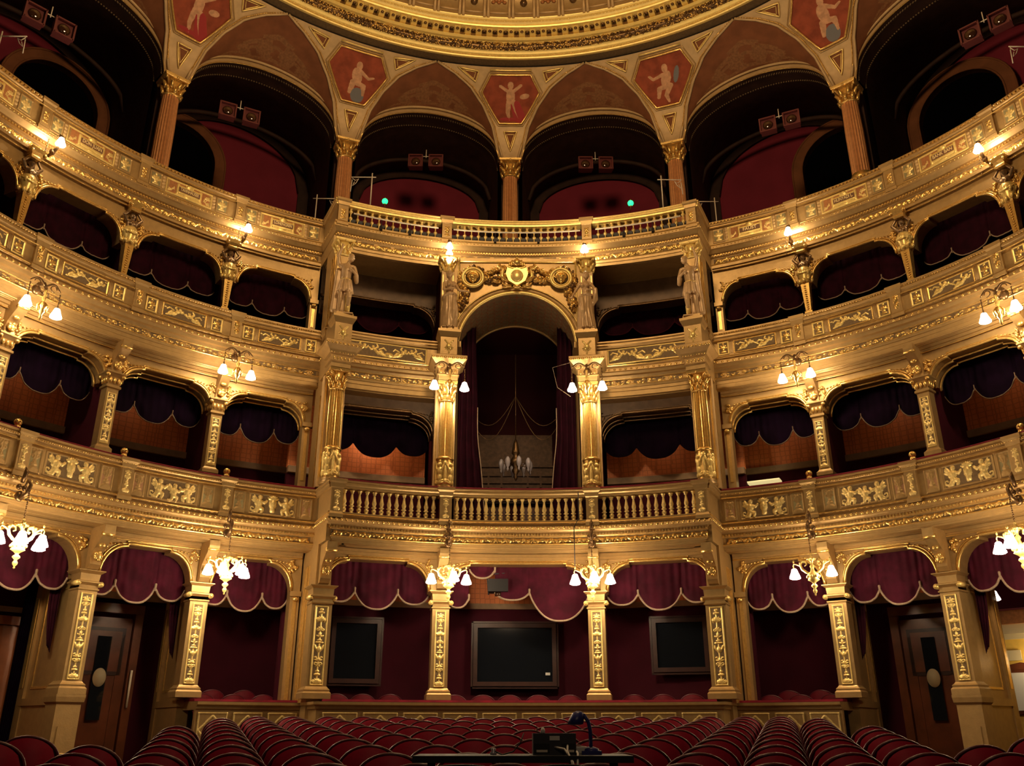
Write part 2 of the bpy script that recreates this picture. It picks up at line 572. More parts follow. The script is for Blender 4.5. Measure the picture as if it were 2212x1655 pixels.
# ------------------------------------------------------------------ plan of the house
SX, SY = 1.0, 10.2        # centres of the side arcs (+-SX, SY)
CY = 9.2                  # centre of the middle arc
DY = 8.45                 # centre of the dome
AB = [35.8, 49.4, 62.8, 76.2]     # pier angles on the side arcs


def P(side, th, R, z=0.0):
    t = R_(th)
    if side == 0:
        return Vector((R * math.sin(t), CY + R * math.cos(t), z))
    if side == 9:
        return Vector((-0.15 + R * math.sin(t), DY + R * math.cos(t), z))
    if side == 8:
        return Vector((-0.15 + R * math.sin(t), 9.65 + R * math.cos(t), z))
    return Vector((side * (SX + R * math.sin(t)), SY + R * math.cos(t), z))


def RZ(side, th):
    return -R_(th) * (side if side in (1, -1) else 1)


def crossing(Rs, qd=25.8):
    """angle on the side arc of radius Rs where the radial face of the centre block meets it"""
    d = Vector((math.sin(R_(qd)), math.cos(R_(qd))))
    o = Vector((0 - SX, CY - SY))
    b = o.dot(d); c = o.dot(o) - Rs * Rs
    t = -b + math.sqrt(b * b - c)
    q = o + d * t
    return math.degrees(math.atan2(q.x, q.y)), t


class Path:
    def __init__(self, Rs, Rc, q=25.8):
        self.Rs, self.Rc, self.q = Rs, Rc, q
        self.a, self.t = crossing(Rs, q)
        pts = []; mk = {}
        right = []
        for n, (t0, t1) in enumerate(((self.a, AB[0]), (AB[0], AB[1]), (AB[1], AB[2]), (AB[2], AB[3]))):
            mk_i = len(right)
            mk['R%d' % n] = mk_i
            for k in range(7):
                right.append(P(1, t0 + (t1 - t0) * k / 7, Rs))
        right.append(P(1, AB[3], Rs))
        ctr = []
        ths = sorted(set([-q, q, -10, 10] + [round(-q + 2 * q * k / 22, 3) for k in range(23)]))
        ths = [t for t in ths if not any(abs(t - s) < 0.6 and t != s for s in (-10, 10))]
        for t in ths:
            ctr.append(P(0, t, Rc))
        left = [Vector((-p.x, p.y, 0)) for p in reversed(right)]
        self.pts = left + ctr + right
        nl = len(left); nc = len(ctr)
        self.mk = {}
        for k in range(4):
            self.mk['R%d' % k] = (nl + nc + 7 * k, nl + nc + 7 * (k + 1))
            self.mk['L%d' % k] = (nl - 1 - 7 * (k + 1), nl - 1 - 7 * k)
        i10 = nl + ths.index(-10); j10 = nl + ths.index(10)
        self.mk['CL'] = (nl, i10); self.mk['CM'] = (i10, j10); self.mk['CR'] = (j10, nl + nc - 1)
        self.mk['XL'] = (nl - 1, nl); self.mk['XR'] = (nl + nc - 1, nl + nc)
        self.mk['ALL'] = (0, len(self.pts) - 1)
        self.mk['HL'] = (0, i10); self.mk['HR'] = (j10, len(self.pts) - 1)
        N = len(self.pts)
        self.off = []
        for i in range(N):
            ns = []
            for (a, b) in ((i - 1, i), (i, i + 1)):
                if a >= 0 and b < N:
                    t = (self.pts[b] - self.pts[a]).normalized()
                    ns.append(Vector((t.y, -t.x, 0)))
            if len(ns) == 2:
                n = (ns[0] + ns[1])
                n = n / max(0.35, (1 + ns[0].dot(ns[1])))
            else:
                n = ns[0]
            self.off.append(n)

    def sweep(self, mb, prof, seg='ALL', k=None, caps=True, closed=True):
        i0, i1 = self.mk[seg]
        n = len(prof); vs = []; fs = []
        for i in range(i0, i1 + 1):
            for d, z in prof:
                p = self.pts[i] + self.off[i] * d
                vs.append((p.x, p.y, z))
        m = i1 - i0 + 1
        for i in range(m - 1):
            for j in range(n if closed else n - 1):
                j2 = (j + 1) % n
                fs.append((i * n + j, (i + 1) * n + j, (i + 1) * n + j2, i * n + j2))
        if caps and closed:
            fs.append(tuple(range(n))); fs.append(tuple((m - 1) * n + j for j in range(n - 1, -1, -1)))
        mb.add(vs, fs, k, False)

    def along_seg(self, seg, d, step):
        i0, i1 = self.mk[seg]
        return self.along(d, step, i0, i1)

    def along(self, d, step, i0=0, i1=None):
        """points every step along the offset path, with heading"""
        out = []
        pts = [self.pts[i] + self.off[i] * d for i in range(i0, (len(self.pts) - 1 if i1 is None else i1) + 1)]
        carry = 0.0
        for a, b in zip(pts[:-1], pts[1:]):
            L = (b - a).length
            t = (b - a).normalized()
            s = step - carry if carry > 0 else 0.0
            while s < L:
                out.append((a + t * s, math.atan2(t.y, t.x)))
                s += step
            carry = L - (s - step)
        return out


T1 = Path(8.26, 8.58)
T2 = Path(9.02, 10.03)
T3 = Path(9.86, 10.03)


def sector(mb, side, t0, t1, R0, R1, z0, z1, k=None, n=None):
    n = n or max(2, int(abs(t1 - t0) / 2.5))
    vs = []; fs = []
    for i in range(n + 1):
        t = t0 + (t1 - t0) * i / n
        for (R, z) in ((R0, z0), (R1, z0), (R1, z1), (R0, z1)):
            vs.append(tuple(P(side, t, R, z)))
    for i in range(n):
        for j in range(4):
            j2 = (j + 1) % 4
            fs.append((i * 4 + j, i * 4 + j2, (i + 1) * 4 + j2, (i + 1) * 4 + j))
    fs.append((0, 1, 2, 3)); fs.append((n * 4 + 3, n * 4 + 2, n * 4 + 1, n * 4))
    mb.add(vs, fs, k, False)
    return mb


def box_local(mb, side, th, R, u, dy, z0, z1, w, dep, k=None, taper=1.0):
    """box centred u along the tangent and at radius R+dy"""
    a = -RZ(side, th)
    c = P(side, th, R + dy)
    tx = Vector((math.cos(a), -math.sin(a), 0))
    c = c + tx * u
    mb.box((c.x, c.y, (z0 + z1) / 2), (w, dep, z1 - z0), k, Matrix.Rotation(-a, 3, 'Z'), taper)


SIDES = ((-1, 'left'), (1, 'right'))
BAYW = ['first', 'second', 'third', 'outermost']


def bay(i, sn):
    return f'{BAYW[i]} bay {sn} of the centre block'


# ------------------------------------------------------------------ the shell: floors, slabs, walls
mb = MB()
mb.add([(-14, -2, -1.397 + .043 * -2), (14, -2, -1.397 + .043 * -2), (14, 17, -1.397 + .043 * 17), (-14, 17, -1.397 + .043 * 17), (14, 24, -0.66), (-14, 24, -0.66)], [(0, 1, 2, 3), (3, 2, 4, 5)])
struct('floor', mb.mesh('floor', ['floor']))


def slab(name, R0s, R0c, R1, z0, z1, mats, under):
    mb = MB()
    for s in (-1, 1):
        sector(mb, s, crossing(R0s)[0] + .05, 88, R0s, R1, z0, z1, 0)
    for a, b in (((-25.75, 25.75),) if not under else ((-25.75, -10.6), (10.6, 25.75))):
        sector(mb, 0, a, b, R0c, R1 + 0.6, z0 - 0.004, z1 - 0.004, 0)
    return struct(name, mb.mesh(name, mats))


slab('floor_1', 8.40, 8.72, 13.0, 3.45, 3.92, ['tan'], 0)
slab('floor_2', 9.15, 10.17, 13.0, 7.25, 7.72, ['tan'], 1)
slab('floor_3', 9.99, 10.17, 17.5, 10.74, 11.1, ['tan'], 0)

# walls behind the boxes (curved), with their painted cornices
def backwall(name, segs, mats):
    mb = MB()
    for (s, t0, t1, R, z0, z1, k) in segs:
        sector(mb, s, t0, t1, R, R + 0.15, z0, z1, k)
    return struct(name, mb.mesh(name, mats))


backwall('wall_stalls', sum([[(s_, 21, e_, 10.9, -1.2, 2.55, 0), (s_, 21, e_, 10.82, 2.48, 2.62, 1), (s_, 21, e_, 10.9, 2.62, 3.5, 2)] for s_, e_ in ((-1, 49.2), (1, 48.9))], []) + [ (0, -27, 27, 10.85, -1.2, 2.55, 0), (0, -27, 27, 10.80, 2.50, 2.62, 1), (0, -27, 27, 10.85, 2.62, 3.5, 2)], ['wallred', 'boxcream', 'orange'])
for s in (-1, 1):  # unseen lights added below to brighten the box interiors
    for i in range(3):
        tb = ([24.0] + AB)[i] * .5 + AB[i] * .5
        light('unseen_box_light', 'POINT', P(s, tb, 10.45, 6.75), 2.2, (1.0, .62, .35), .08)
        light('unseen_box_light', 'POINT', P(s, tb, 10.4, 3.1), 1.2, (1.0, .62, .35), .08)
light('unseen_box_light', 'POINT', P(0, -17.6, 11.25, 6.6), 16, (1.0, .62, .35), .08)
light('unseen_box_light', 'POINT', P(0, 17.6, 11.25, 6.6), 3, (1.0, .62, .35), .08)
for th in (-17.6, 17.6):
    light('unseen_box_light', 'POINT', P(0, th, 10.45, 3.1), 1.5, (1.0, .62, .35), .08)
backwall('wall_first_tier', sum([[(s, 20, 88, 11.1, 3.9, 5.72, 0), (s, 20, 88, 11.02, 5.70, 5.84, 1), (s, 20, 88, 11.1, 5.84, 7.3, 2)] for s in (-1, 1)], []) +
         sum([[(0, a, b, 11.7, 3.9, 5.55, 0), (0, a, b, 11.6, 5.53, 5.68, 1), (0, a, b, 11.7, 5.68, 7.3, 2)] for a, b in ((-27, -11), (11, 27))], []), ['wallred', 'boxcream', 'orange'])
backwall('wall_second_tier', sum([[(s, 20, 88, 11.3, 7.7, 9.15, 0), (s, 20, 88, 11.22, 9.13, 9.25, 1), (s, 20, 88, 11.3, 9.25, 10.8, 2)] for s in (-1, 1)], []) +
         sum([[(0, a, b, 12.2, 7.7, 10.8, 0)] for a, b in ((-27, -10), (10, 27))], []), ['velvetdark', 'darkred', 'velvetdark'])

# radial partitions between the boxes
mb = MB()
for s in (-1, 1):
    for i, th in enumerate(AB):
        box_local(mb, s, th, 10.25, 0, 0, 3.9, 7.3, 0.10, 1.75, 0)
        box_local(mb, s, th, 10.55, 0, 0, 7.7, 10.8, 0.10, 1.6, 1)
    box_local(mb, s, 35.8, 10.0, 0, 0, 0.5, 3.5, 0.10, 1.8, 0) if False else None
for th in (-10.2, 10.2):
    box_local(mb, 0, th, 10.9, 0, 0, 3.9, 10.8, 0.16, 2.4, 0)
struct('wall_partitions', mb.mesh('partitions', ['wallred', 'velvetdark']))

# radial wing walls of the stalls boxes, with a rear pilaster at their far end
for s, sn in SIDES:
    for i, th in enumerate(AB[:3]):
        mb = MB()
        box_local(mb, s, th, 9.75, 0, 0, 0.5, 2.6, 0.16, 1.35, 0)
        box_local(mb, s, th, 9.75, 0, 0, -1.3, 0.42, 0.22, 1.35, 0)
        box_local(mb, s, th, 9.75, 0, 0, 0.40, 0.52, 0.28, 1.42, 0)
        box_local(mb, s, th, 9.75, 0, 0, 2.55, 2.70, 0.26, 1.42, 0)
        for u in (-0.085, 0.085):
            for (y, hh) in ((-0.52, 1), (0.45, 1)):
                box_local(mb, s, th, 9.75, u, y, 0.7, 2.4, 0.014, 0.035, 1)
            box_local(mb, s, th, 9.75, u, -0.03, 2.38, 2.42, 0.014, 1.0, 1)
            box_local(mb, s, th, 9.75, u, -0.03, 0.68, 0.72, 0.014, 1.0, 1)
        box_local(mb, s, th, 10.5, 0, 0, -1.3, 2.7, 0.26, 0.22, 0)
        box_local(mb, s, th, 10.5, 0, 0, 0.7, 2.3, 0.275, 0.10, 1)
        o = struct('wall_wing', mb.mesh('wing_wall', ['tan', 'gold']))

# ------------------------------------------------------------------ entablatures of the three tiers
def entablature(name, T, prof, mats, beads=(), eggs=None, dents=None, frieze=None):
    mb = MB()
    gap = T is T2
    SG = ('HL', 'HR') if gap else ('ALL',)
    for sg in SG:
        for (pr, k) in prof:
            T.sweep(mb, pr, sg, k)
        for (d, z, r, k) in beads:
            T.sweep(mb, [(d + r * math.cos(a), z + r * math.sin(a)) for a in [2 * PI * q / 6 for q in range(6)]], sg, k)
    skip = lambda p: gap and abs(p.x) < 1.9 and p.y > 17
    if eggs:
        d, z, step, r = eggs
        for p, a in T.along(d, step):
            if skip(p):
                continue
            mb.ell((p.x, p.y, z), (r * 1.25, r, r * 1.1), 1, 6, 4, Matrix.Rotation(a, 3, 'Z'))
    if dents:
        d, z0, z1, step = dents
        for p, a in T.along(d, step):
            if skip(p):
                continue
            mb.box((p.x, p.y, (z0 + z1) / 2), (step * 0.55, 0.05, z1 - z0), 1, Matrix.Rotation(a, 3, 'Z'))
    struct(name, mb.mesh(name, mats))
    if frieze:
        d, z0, z1, unit, kind = frieze
        for (sd, t0, t1, R) in [(-1, T.a + .4, 76, T.Rs - d), (1, T.a + .4, 76, T.Rs - d)] + ([(0, -T.q + .6, T.q - .6, T.Rc - d)] if not gap else [(0, -T.q + .6, -11.5, T.Rc - d), (0, 11.5, T.q - .6, T.Rc - d)]):
            L = R * R_(t1 - t0)
            tm = (t0 + t1) / 2
            h = z1 - z0
            mp = (lambda sd, tm, R: lambda u, v, hh: tuple(P(sd, tm + math.degrees(u / R), R - hh, z0 + v)))(sd, tm, R)
            me = relief('frieze_relief', L, h, int(L / 0.018), 11, rinceau(L, h, unit, 0.028, kind), mp, ['ground', 'gold'], 0.002)
            struct('trim_4', me)


entablature('trim_1', T1,
            [([(-0.02, 3.97), (0.03, 3.95), (0.03, 3.925), (0.005, 3.90), (0.0, 3.86), (0.05, 3.86), (0.065, 3.80), (0.03, 3.795), (0.0, 3.77), (-0.06, 3.765), (-0.08, 3.70), (-0.09, 3.68), (-0.13, 3.67), (-0.3, 3.67), (-0.3, 3.97)], 0),
             ([(-0.13, 3.675), (-0.13, 3.535), (-0.10, 3.53), (-0.10, 3.49), (-0.125, 3.49), (-0.125, 3.455), (-0.15, 3.45), (-0.15, 3.42), (-0.55, 3.42), (-0.55, 3.675)], 0)],
            ['tan', 'gold'], beads=[(0.03, 3.945, 0.014, 1), (-0.10, 3.53, 0.012, 1), (-0.09, 3.685, 0.01, 1)],
            eggs=(0.055, 3.835, 0.105, 0.028), dents=(-0.075, 3.70, 3.735, 0.062), frieze=(-0.128, 3.54, 3.67, 0.19, 1))
entablature('trim_2', T2,
            [([(-0.02, 7.99), (0.03, 7.97), (0.03, 7.93), (0.0, 7.90), (0.0, 7.86), (0.05, 7.86), (0.06, 7.80), (0.02, 7.79), (0.0, 7.73), (-0.08, 7.72), (-0.10, 7.66), (-0.13, 7.64), (-0.3, 7.64), (-0.3, 7.99)], 0),
             ([(-0.13, 7.645), (-0.13, 7.50), (-0.09, 7.49), (-0.10, 7.44), (-0.12, 7.44), (-0.12, 7.36), (-0.15, 7.35), (-0.15, 7.28), (-0.22, 7.27), (-0.22, 7.22), (-0.6, 7.22), (-0.6, 7.645)], 0)],
            ['tan', 'gold'], beads=[(0.03, 7.955, 0.014, 1), (-0.09, 7.495, 0.014, 1), (-0.10, 7.65, 0.01, 1)],
            eggs=(0.045, 7.835, 0.13, 0.030), dents=None, frieze=(-0.128, 7.505, 7.635, 0.24, 0))
entablature('trim_3', T3,
            [([(-0.02, 11.41), (0.02, 11.40), (0.02, 11.35), (0.05, 11.34), (0.05, 11.27), (0.02, 11.24), (-0.02, 11.16), (-0.07, 11.14), (-0.07, 11.09), (-0.11, 11.06), (-0.3, 11.06), (-0.3, 11.41)], 0),
             ([(-0.11, 11.065), (-0.11, 10.87), (-0.07, 10.86), (-0.08, 10.79), (-0.10, 10.79), (-0.10, 10.71), (-0.16, 10.69), (-0.6, 10.69), (-0.6, 11.065)], 0)],
            ['tan', 'gold'], beads=[(0.025, 11.375, 0.013, 1), (-0.07, 10.865, 0.014, 1)],
            eggs=(0.045, 11.31, 0.09, 0.018), dents=(-0.065, 11.10, 11.135, 0.07), frieze=(-0.108, 10.875, 11.05, 0.22, 1))

# stepped soffit mouldings under the balconies
mb = MB()
for s in (-1, 1):
    for (R, z, r) in ((8.62, 3.43, .02), (8.78, 3.44, .025), (9.22, 7.235, .025), (9.10, 7.24, .02), (9.16, 7.235, .018), (9.98, 10.72, .03), (10.1, 10.72, .02)):
        a0 = crossing(R)[0]
        mb.tube([P(s, a0 + (84 - a0) * k / 30, R, z) for k in range(31)], r, 6, 0)
for (R, z, r) in ((8.95, 3.43, .02), (9.1, 3.44, .025), (10.3, 10.72, .03)):
    mb.tube([P(0, -25 + 50 * k / 24, R, z) for k in range(25)], r, 6, 0)
struct('trim_5', mb.mesh('soffit_beads', ['tan']))

# ------------------------------------------------------------------ parapets
RAIL1 = [(0.0, 4.47), (0.04, 4.47), (0.045, 4.50), (0.075, 4.53), (0.075, 4.56), (0.06, 4.58), (0.09, 4.60), (0.09, 4.63), (-0.22, 4.63), (-0.22, 4.47)]


def rail_at(z1, h, pr=0.08, dep=-0.22):
    z0 = z1 - h
    return [(0.0, z0), (pr * .5, z0), (pr * .55, z0 + h * .25), (pr * .85, z0 + h * .4), (pr * .85, z0 + h * .6), (pr * .7, z0 + h * .72), (pr, z0 + h * .82), (pr, z1), (dep, z1), (dep, z0)]


def panel_mesh(name, w, h, shapes, mats, nx=None, ny=None, t=0.016):
    nx = nx or int(w / 0.0125)
    ny = ny or int(h / 0.0125)
    return relief(name, w, h, nx, ny, shapes + rect_frame(w, h, t, 0.012, 2), FLAT, mats, 0.0015)


def sq_orn(w, h):
    return shift(leafspray(0, 0, 1, 90, 5, 0.012), 0, h * 0.45, w * 0.34, 1) + [E(0, h * 0.36, w * 0.12, h * 0.10, 0.012), C(-w * 0.16, h * 0.22, w * 0.16, h * 0.22, 0.014, 0.014, 0.010), E(0, h * 0.82, w * 0.06, h * 0.05, 0.012)]


def big1(w, h, v):
    s = []
    pk = h * 0.88
    s += shift(PUTTO, -w * 0.27, h * 0.05, pk, pk * 0.6)
    s += shift(flip(PUTTO), w * 0.27, h * 0.05, pk, pk * 0.6)
    if v == 0:
        s += [E(0, h * 0.55, h * 0.17, h * 0.24, 0.05), E(0, h * 0.30, h * 0.12, h * 0.14, 0.04), E(-0.045, h * 0.60, 0.016, 0.010, 0.06), E(0.045, h * 0.60, 0.016, 0.010, 0.06), E(0, h * 0.50, 0.014, 0.035, 0.066), E(0, h * 0.38, 0.03, 0.01, 0.058)]
        s += leafspray(0, h * 0.72, h * 0.25, 90, 7, 0.035)
    else:
        s += shift(PUTTO, w * 0.02, h * 0.02, pk * 0.9, pk * 0.6)
    s += spiral(-w * 0.40, h * 0.3, h * 0.16, 0.9, 0, -1, 0.012, 0.02) + spiral(w * 0.40, h * 0.3, h * 0.16, 0.9, 180, 1, 0.012, 0.02)
    return s


def big2(w, h, v):
    s = shift(NYMPH, -w * 0.22, h * 0.10, h * 1.05, h * 0.45)
    s += shift(flip(NYMPH) if v else NYMPH, w * 0.22, h * (0.0 if v else 0.02), h * 1.05, h * 0.45)
    s += [C(-w * .08, h * .7, w * .1, h * .35, 0.008, 0.006, 0.012), E(-w * .42, h * .7, .02, .012, .01), E(w * .42, h * .78, .02, .012, .01)]
    return s


PM = {}
for v in (0, 1):
    PM['b1', v] = panel_mesh('big_relief', 0.99, 0.42, big1(0.99, 0.42, v), ['ground', 'pale', 'tan'])
    PM['b2', v] = panel_mesh('dancer_relief', 0.98, 0.36, big2(0.98, 0.36, v), ['ground', 'brightgold', 'gold'])
PM['s1', 0] = panel_mesh('small_relief', 0.26, 0.42, arab(0.20, 0.40, 0.012), ['groundpink', 'tan', 'tan'])
PM['s1', 1] = panel_mesh('small_relief', 0.26, 0.42, arab(0.20, 0.40, 0.012), ['groundgreen', 'tan', 'tan'])
PM['s2', 0] = panel_mesh('small_relief', 0.26, 0.36, sq_orn(0.26, 0.36), ['ground', 'gold', 'brightgold'])
PM['s3', 0] = panel_mesh('small_relief', 0.30, 0.34, sq_orn(0.30, 0.34), ['groundgreen', 'pale', 'tan'])
PM['p1', 0] = relief('pilaster_relief', 0.14, 0.44, 14, 40, arab(0.13, 0.44, 0.02), FLAT, ['tan', 'pale'])
PM['p2', 0] = relief('pilaster_relief', 0.14, 0.36, 14, 32, [E(0, .26, .05, .06, .03), E(-.03, .2, .03, .02, .02, 30), E(0, .1, .045, .05, .03), E(.03, .16, .03, .02, .02, -30)] + leafspray(0, .30, .06, 90, 4, .02), FLAT, ['tan', 'gold'])
PM['p3', 0] = relief('pilaster_relief', 0.14, 0.36, 14, 32, [C(-.04, .3, .04, .22, .012, .012, .015), C(.04, .3, -.04, .22, .012, .012, .015), E(0, .17, .04, .045, .02)] + leafspray(0, .05, .06, 90, 4, .02), FLAT, ['tan', 'gold'])
PM['w3', 0] = relief('leaf_gap_relief', 0.10, 0.34, 9, 30, [E(0, .08 + .085 * i, .03, .035, .012) for i in range(4)], FLAT, ['tan', 'cream'])


def card3(w, h):
    s = [C(-w * .2, h * .30, w * .2, h * .30, .03, .03, .016, 2), C(-w * .2, h * .68, w * .2, h * .68, .03, .03, .016, 2), C(-w * .24, h * .22, -w * .24, h * .76, .03, .03, .016, 2), C(w * .24, h * .22, w * .24, h * .76, .03, .03, .016, 2),
         E(0, h * .84, .09, .05, .028, 0, 2), E(0, h * .92, .05, .03, .03, 0, 2), E(0, h * .14, .10, .03, .02, 0, 2), C(-w * .27, h * .12, w * .27, h * .12, .014, .014, .014, 2)]
    s += shift(NYMPH, -w * .38, h * .1, h * .62, .02) + shift(flip(NYMPH), w * .385, h * .05, h * .62, .02)
    s += shift(leafspray(0, 0, 1, 90, 5, .012), w * .40, h * .5, .07, 1)
    return s


PM['b3', 0] = panel_mesh('painted_panel', 1.12, 0.34, card3(1.12, 0.34), ['groundred', 'pale', 'brightgold'], nx=110, ny=34)
mb = MB()
mb.box((0, 0, 0), (0.50, 0.012, 0.115), 0)
PLATE = mb.mesh('nameplate', ['nameplate'])


def lettering(parent, text, loc, h, w, mname='letter'):
    cu = bpy.data.curves.new('lettering', 'FONT')
    cu.body = text
    cu.align_x = 'CENTER'
    cu.align_y = 'CENTER'
    cu.size = h * 1.4
    cu.extrude = 0.004
    cu.offset = 0.0015
    o = bpy.data.objects.new('lettering', cu)
    COL.objects.link(o)
    bpy.context.view_layer.update()
    dg = bpy.context.evaluated_depsgraph_get()
    me = bpy.data.meshes.new_from_object(o.evaluated_get(dg))
    bpy.data.objects.remove(o)
    xs = [v.co.x for v in me.vertices]
    ww = max(xs) - min(xs)
    k = min(1.0, w / ww)
    for v in me.vertices:
        v.co = (v.co.x * k, -v.co.z, v.co.y)
    me.materials.clear()
    me.materials.append(M[mname])
    return raw('lettering', me, parent, loc)


NAMES = {(-1, 0): 'LOHENGRIN', (-1, 1): 'TANNHÄUSER', (-1, 2): 'DON JUAN', (1, 0): 'FAUST', (1, 1): 'HUNYADI L.', (1, 2): 'BÁNK BÁN', (-1, 3): 'FIDELIO', (1, 3): 'FIDELIO'}

TIERS = [(T1, 3.97, 4.47, 4.63, 'first tier', 'big cherub relief'), (T2, 7.99, 8.37, 8.57, 'second tier', 'dancing figures relief'), (T3, 11.41, 11.86, 12.02, 'top gallery', 'painted panel')]


def parapet(T, ti, seg, s, i):
    zb, zf, zt = TIERS[ti][1:4]
    tn = TIERS[ti][4]
    i0, i1 = T.mk[seg]
    org = (T.pts[i0] + T.pts[i1]) / 2
    e = bpy.data.objects.new('balcony_parapet', None)
    COL.objects.link(e)
    sn = 'left' if s < 0 else 'right'
    if ti == 2:
        tag(e, f'gilt {tn} parapet named {NAMES[s, i]}, {bay(i, sn)}', 'balcony parapet', f'{tn} parapets')
    elif ti == 1:
        tag(e, f'gilt {tn} parapet with dancing figures relief, {bay(i, sn)}', 'balcony parapet', f'{tn} parapets')
    else:
        tag(e, f'gilt {tn} parapet with winged cherub relief, {bay(i, sn)}', 'balcony parapet', f'{tn} parapets')
    mb = MB()
    T.sweep(mb, [(0, zb), (0, zf), (-0.16, zf), (-0.16, zb)], seg, 0)
    raw('parapet_body', mb.mesh('parapet_body', ['tan']), e)
    mb = MB()
    T.sweep(mb, rail_at(zt, zt - zf), seg, 0)
    raw('handrail', mb.mesh('handrail', ['tan']), e)
    mb = MB()
    T.sweep(mb, [(-0.20, zt), (0.0, zt), (-0.02, zt + 0.05), (-0.10, zt + 0.085), (-0.5, zt + 0.085), (-0.5, zt)], seg, 0)
    c = raw('velvet_armrest', mb.mesh('velvet_armrest', ['velvet']), e)
    c['label'] = 'crimson velvet armrest'
    mb = MB()
    T.sweep(mb, [(0.06 + 0.012 * math.cos(a), zf - 0.005 + 0.012 * math.sin(a)) for a in [2 * PI * q / 6 for q in range(6)]], seg, 0)
    raw('bead_moulding', mb.mesh('bead_moulding', ['gold']), e)
    mb = MB()
    stp, dd, za, hh = ((.042, .078, 4.545, .022), (.055, .074, 8.515, .030), (.085, .082, 11.975, .042))[ti]
    for p, a in T.along_seg(seg, dd, stp):
        if ti == 2:
            mb.box((p.x, p.y, za), (stp * .5, .03, hh), 0, Matrix.Rotation(a, 3, 'Z'))
        else:
            mb.ell((p.x, p.y, za), (stp * .38, .012, hh * .5), 0, 5, 4, Matrix.Rotation(a, 3, 'Z'))
    raw('rail_ornament', mb.mesh('rail_ornament', ['gold']), e)
    # panels
    t0 = AB[i - 1] if i > 0 else T.a
    t1 = AB[i]
    R = T.Rs
    pw = math.degrees(0.13 / R)
    lo, hi = (t0 + (pw if i > 0 else 0.25)), (t1 - pw)
    Wd = R * R_(hi - lo)
    items = [[('s1', .26), ('b1', .99), ('s1', .26)], [('s2', .26), ('b2', .98), ('s2', .26)], [('s3', .30), ('b3', 1.12), ('s3', .30)]][ti]
    tot = sum(x[1] for x in items)
    sc = min(1.0, (Wd - 0.10) / tot)
    gap = (Wd - tot * sc) / 4
    x = gap
    for n, (kk, wd) in enumerate(items):
        thc = lo + math.degrees((x + wd * sc / 2) / R)
        v = (i + n // 2) % 2 if kk in ('s1',) else (i % 2 if kk in ('b1', 'b2') else 0)
        c = P(s, thc, R - 0.012, zb + 0.02)
        nm = 'relief_panel' if n == 1 else 'side_panel'
        o = raw(nm, PM[kk, v], e, c, RZ(s, thc))
        o.scale = (sc, 1, (zf - zb - 0.05) / {0: .42, 1: .36, 2: .34}[ti])
        if ti == 2 and n == 1:
            q = raw('nameplate', PLATE, e, P(s, thc, R - 0.03, zb + (zf - zb) * 0.49), RZ(s, thc))
            lettering(q, NAMES[s, i], (0, -0.008, 0), 0.085, 0.44)
        x += wd * sc + gap
    if ti != 0:
        x = gap
        for n in (0, 1):
            x += items[n][1] * sc + gap
            thc = lo + math.degrees((x - gap / 2) / R)
            c = P(s, thc, R - 0.006, zb + 0.04)
            if ti == 2:
                o = raw('leaf_strip', PM['w3', 0], e, c, RZ(s, thc))
            else:
                mb = MB()
                for u in (-0.025, 0.0, 0.025):
                    mb.tube([(u, 0, 0), (u, 0, zf - zb - 0.08)], 0.008, 6, 0)
                o = raw('fluted_strip', mb.mesh('fluted_strip', ['cream']), e, c, RZ(s, thc))


def pedestal_mesh(zb, zf, zt, pr=0.07, w=0.22):
    mb = MB()
    h = zf - zb
    mb.box((0, 0, h / 2), (w, 0.24, h), 0)
    mb.sqlathe([(w / 2, h - .02), (w / 2 + .02, h), (w / 2 + .03, h + (zt - zf) * .5), (w / 2 + .06, h + (zt - zf) * .7), (w / 2 + .06, h + (zt - zf) + .012)], 0)
    mb.sqlathe([(w / 2 + .02, -0.10), (w / 2 + .02, -.03), (w / 2, 0.02)], 0)
    return mb.mesh('pedestal_body', ['tan'])


for ti, T in enumerate((T1, T2, T3)):
    zb, zf, zt = TIERS[ti][1:4]
    bm_ = pedestal_mesh(zb, zf, zt)
    for s, sn in SIDES:
        for i in range(4):
            parapet(T, ti, ('L%d' if s < 0 else 'R%d') % i, s, i)
        for i, th in enumerate(AB[:3]):
            th2 = th - 0.4
            c = P(s, th2, T.Rs + 0.055, zb)
            e = spawn('parapet_pier', [('pier_body', bm_)], c, RZ(s, th2), f'gilt {TIERS[ti][4]} parapet pier with ornament, between {BAYW[i]} and {BAYW[i+1]} bay {sn}', 'pier', f'{TIERS[ti][4]} parapet piers')
            raw('ornament', PM['p%d' % (ti + 1), 0], e, (0, -0.125, 0.02))
    # plain returns round the corner of the centre block
    mb = MB()
    for seg in ('XL', 'XR'):
        T.sweep(mb, [(0, zb), (0, zf), (-0.16, zf), (-0.16, zb)], seg, 0)
        T.sweep(mb, rail_at(zt, zt - zf), seg, 0)
    struct('trim_6', mb.mesh('return_parapet', ['tan']))

# balustrades of the centre block (first tier and top gallery)
def baluster(h, slim):
    mb = MB()
    r = 0.058 if not slim else 0.052
    if not slim:
        pr = [(.9, 0), (.9, .05), (.55, .08), (.85, .16), (.8, .22), (.4, .27), (1.0, .33), (.55, .38), (.72, .45), (.85, .52), (.62, .62), (.40, .78), (.34, .85), (.66, .90), (.55, .93), (.85, .95), (.85, 1)]
    else:
        pr = [(.8, 0), (.8, .04), (.3, .08), (.28, .26), (.75, .33), (.95, .40), (.5, .47), (.28, .52), (.3, .66), (.8, .74), (1.0, .80), (.6, .87), (.35, .91), (.8, .95), (.8, 1)]
    mb.lathe([(a * r, b * h) for a, b in pr], 10)
    return mb


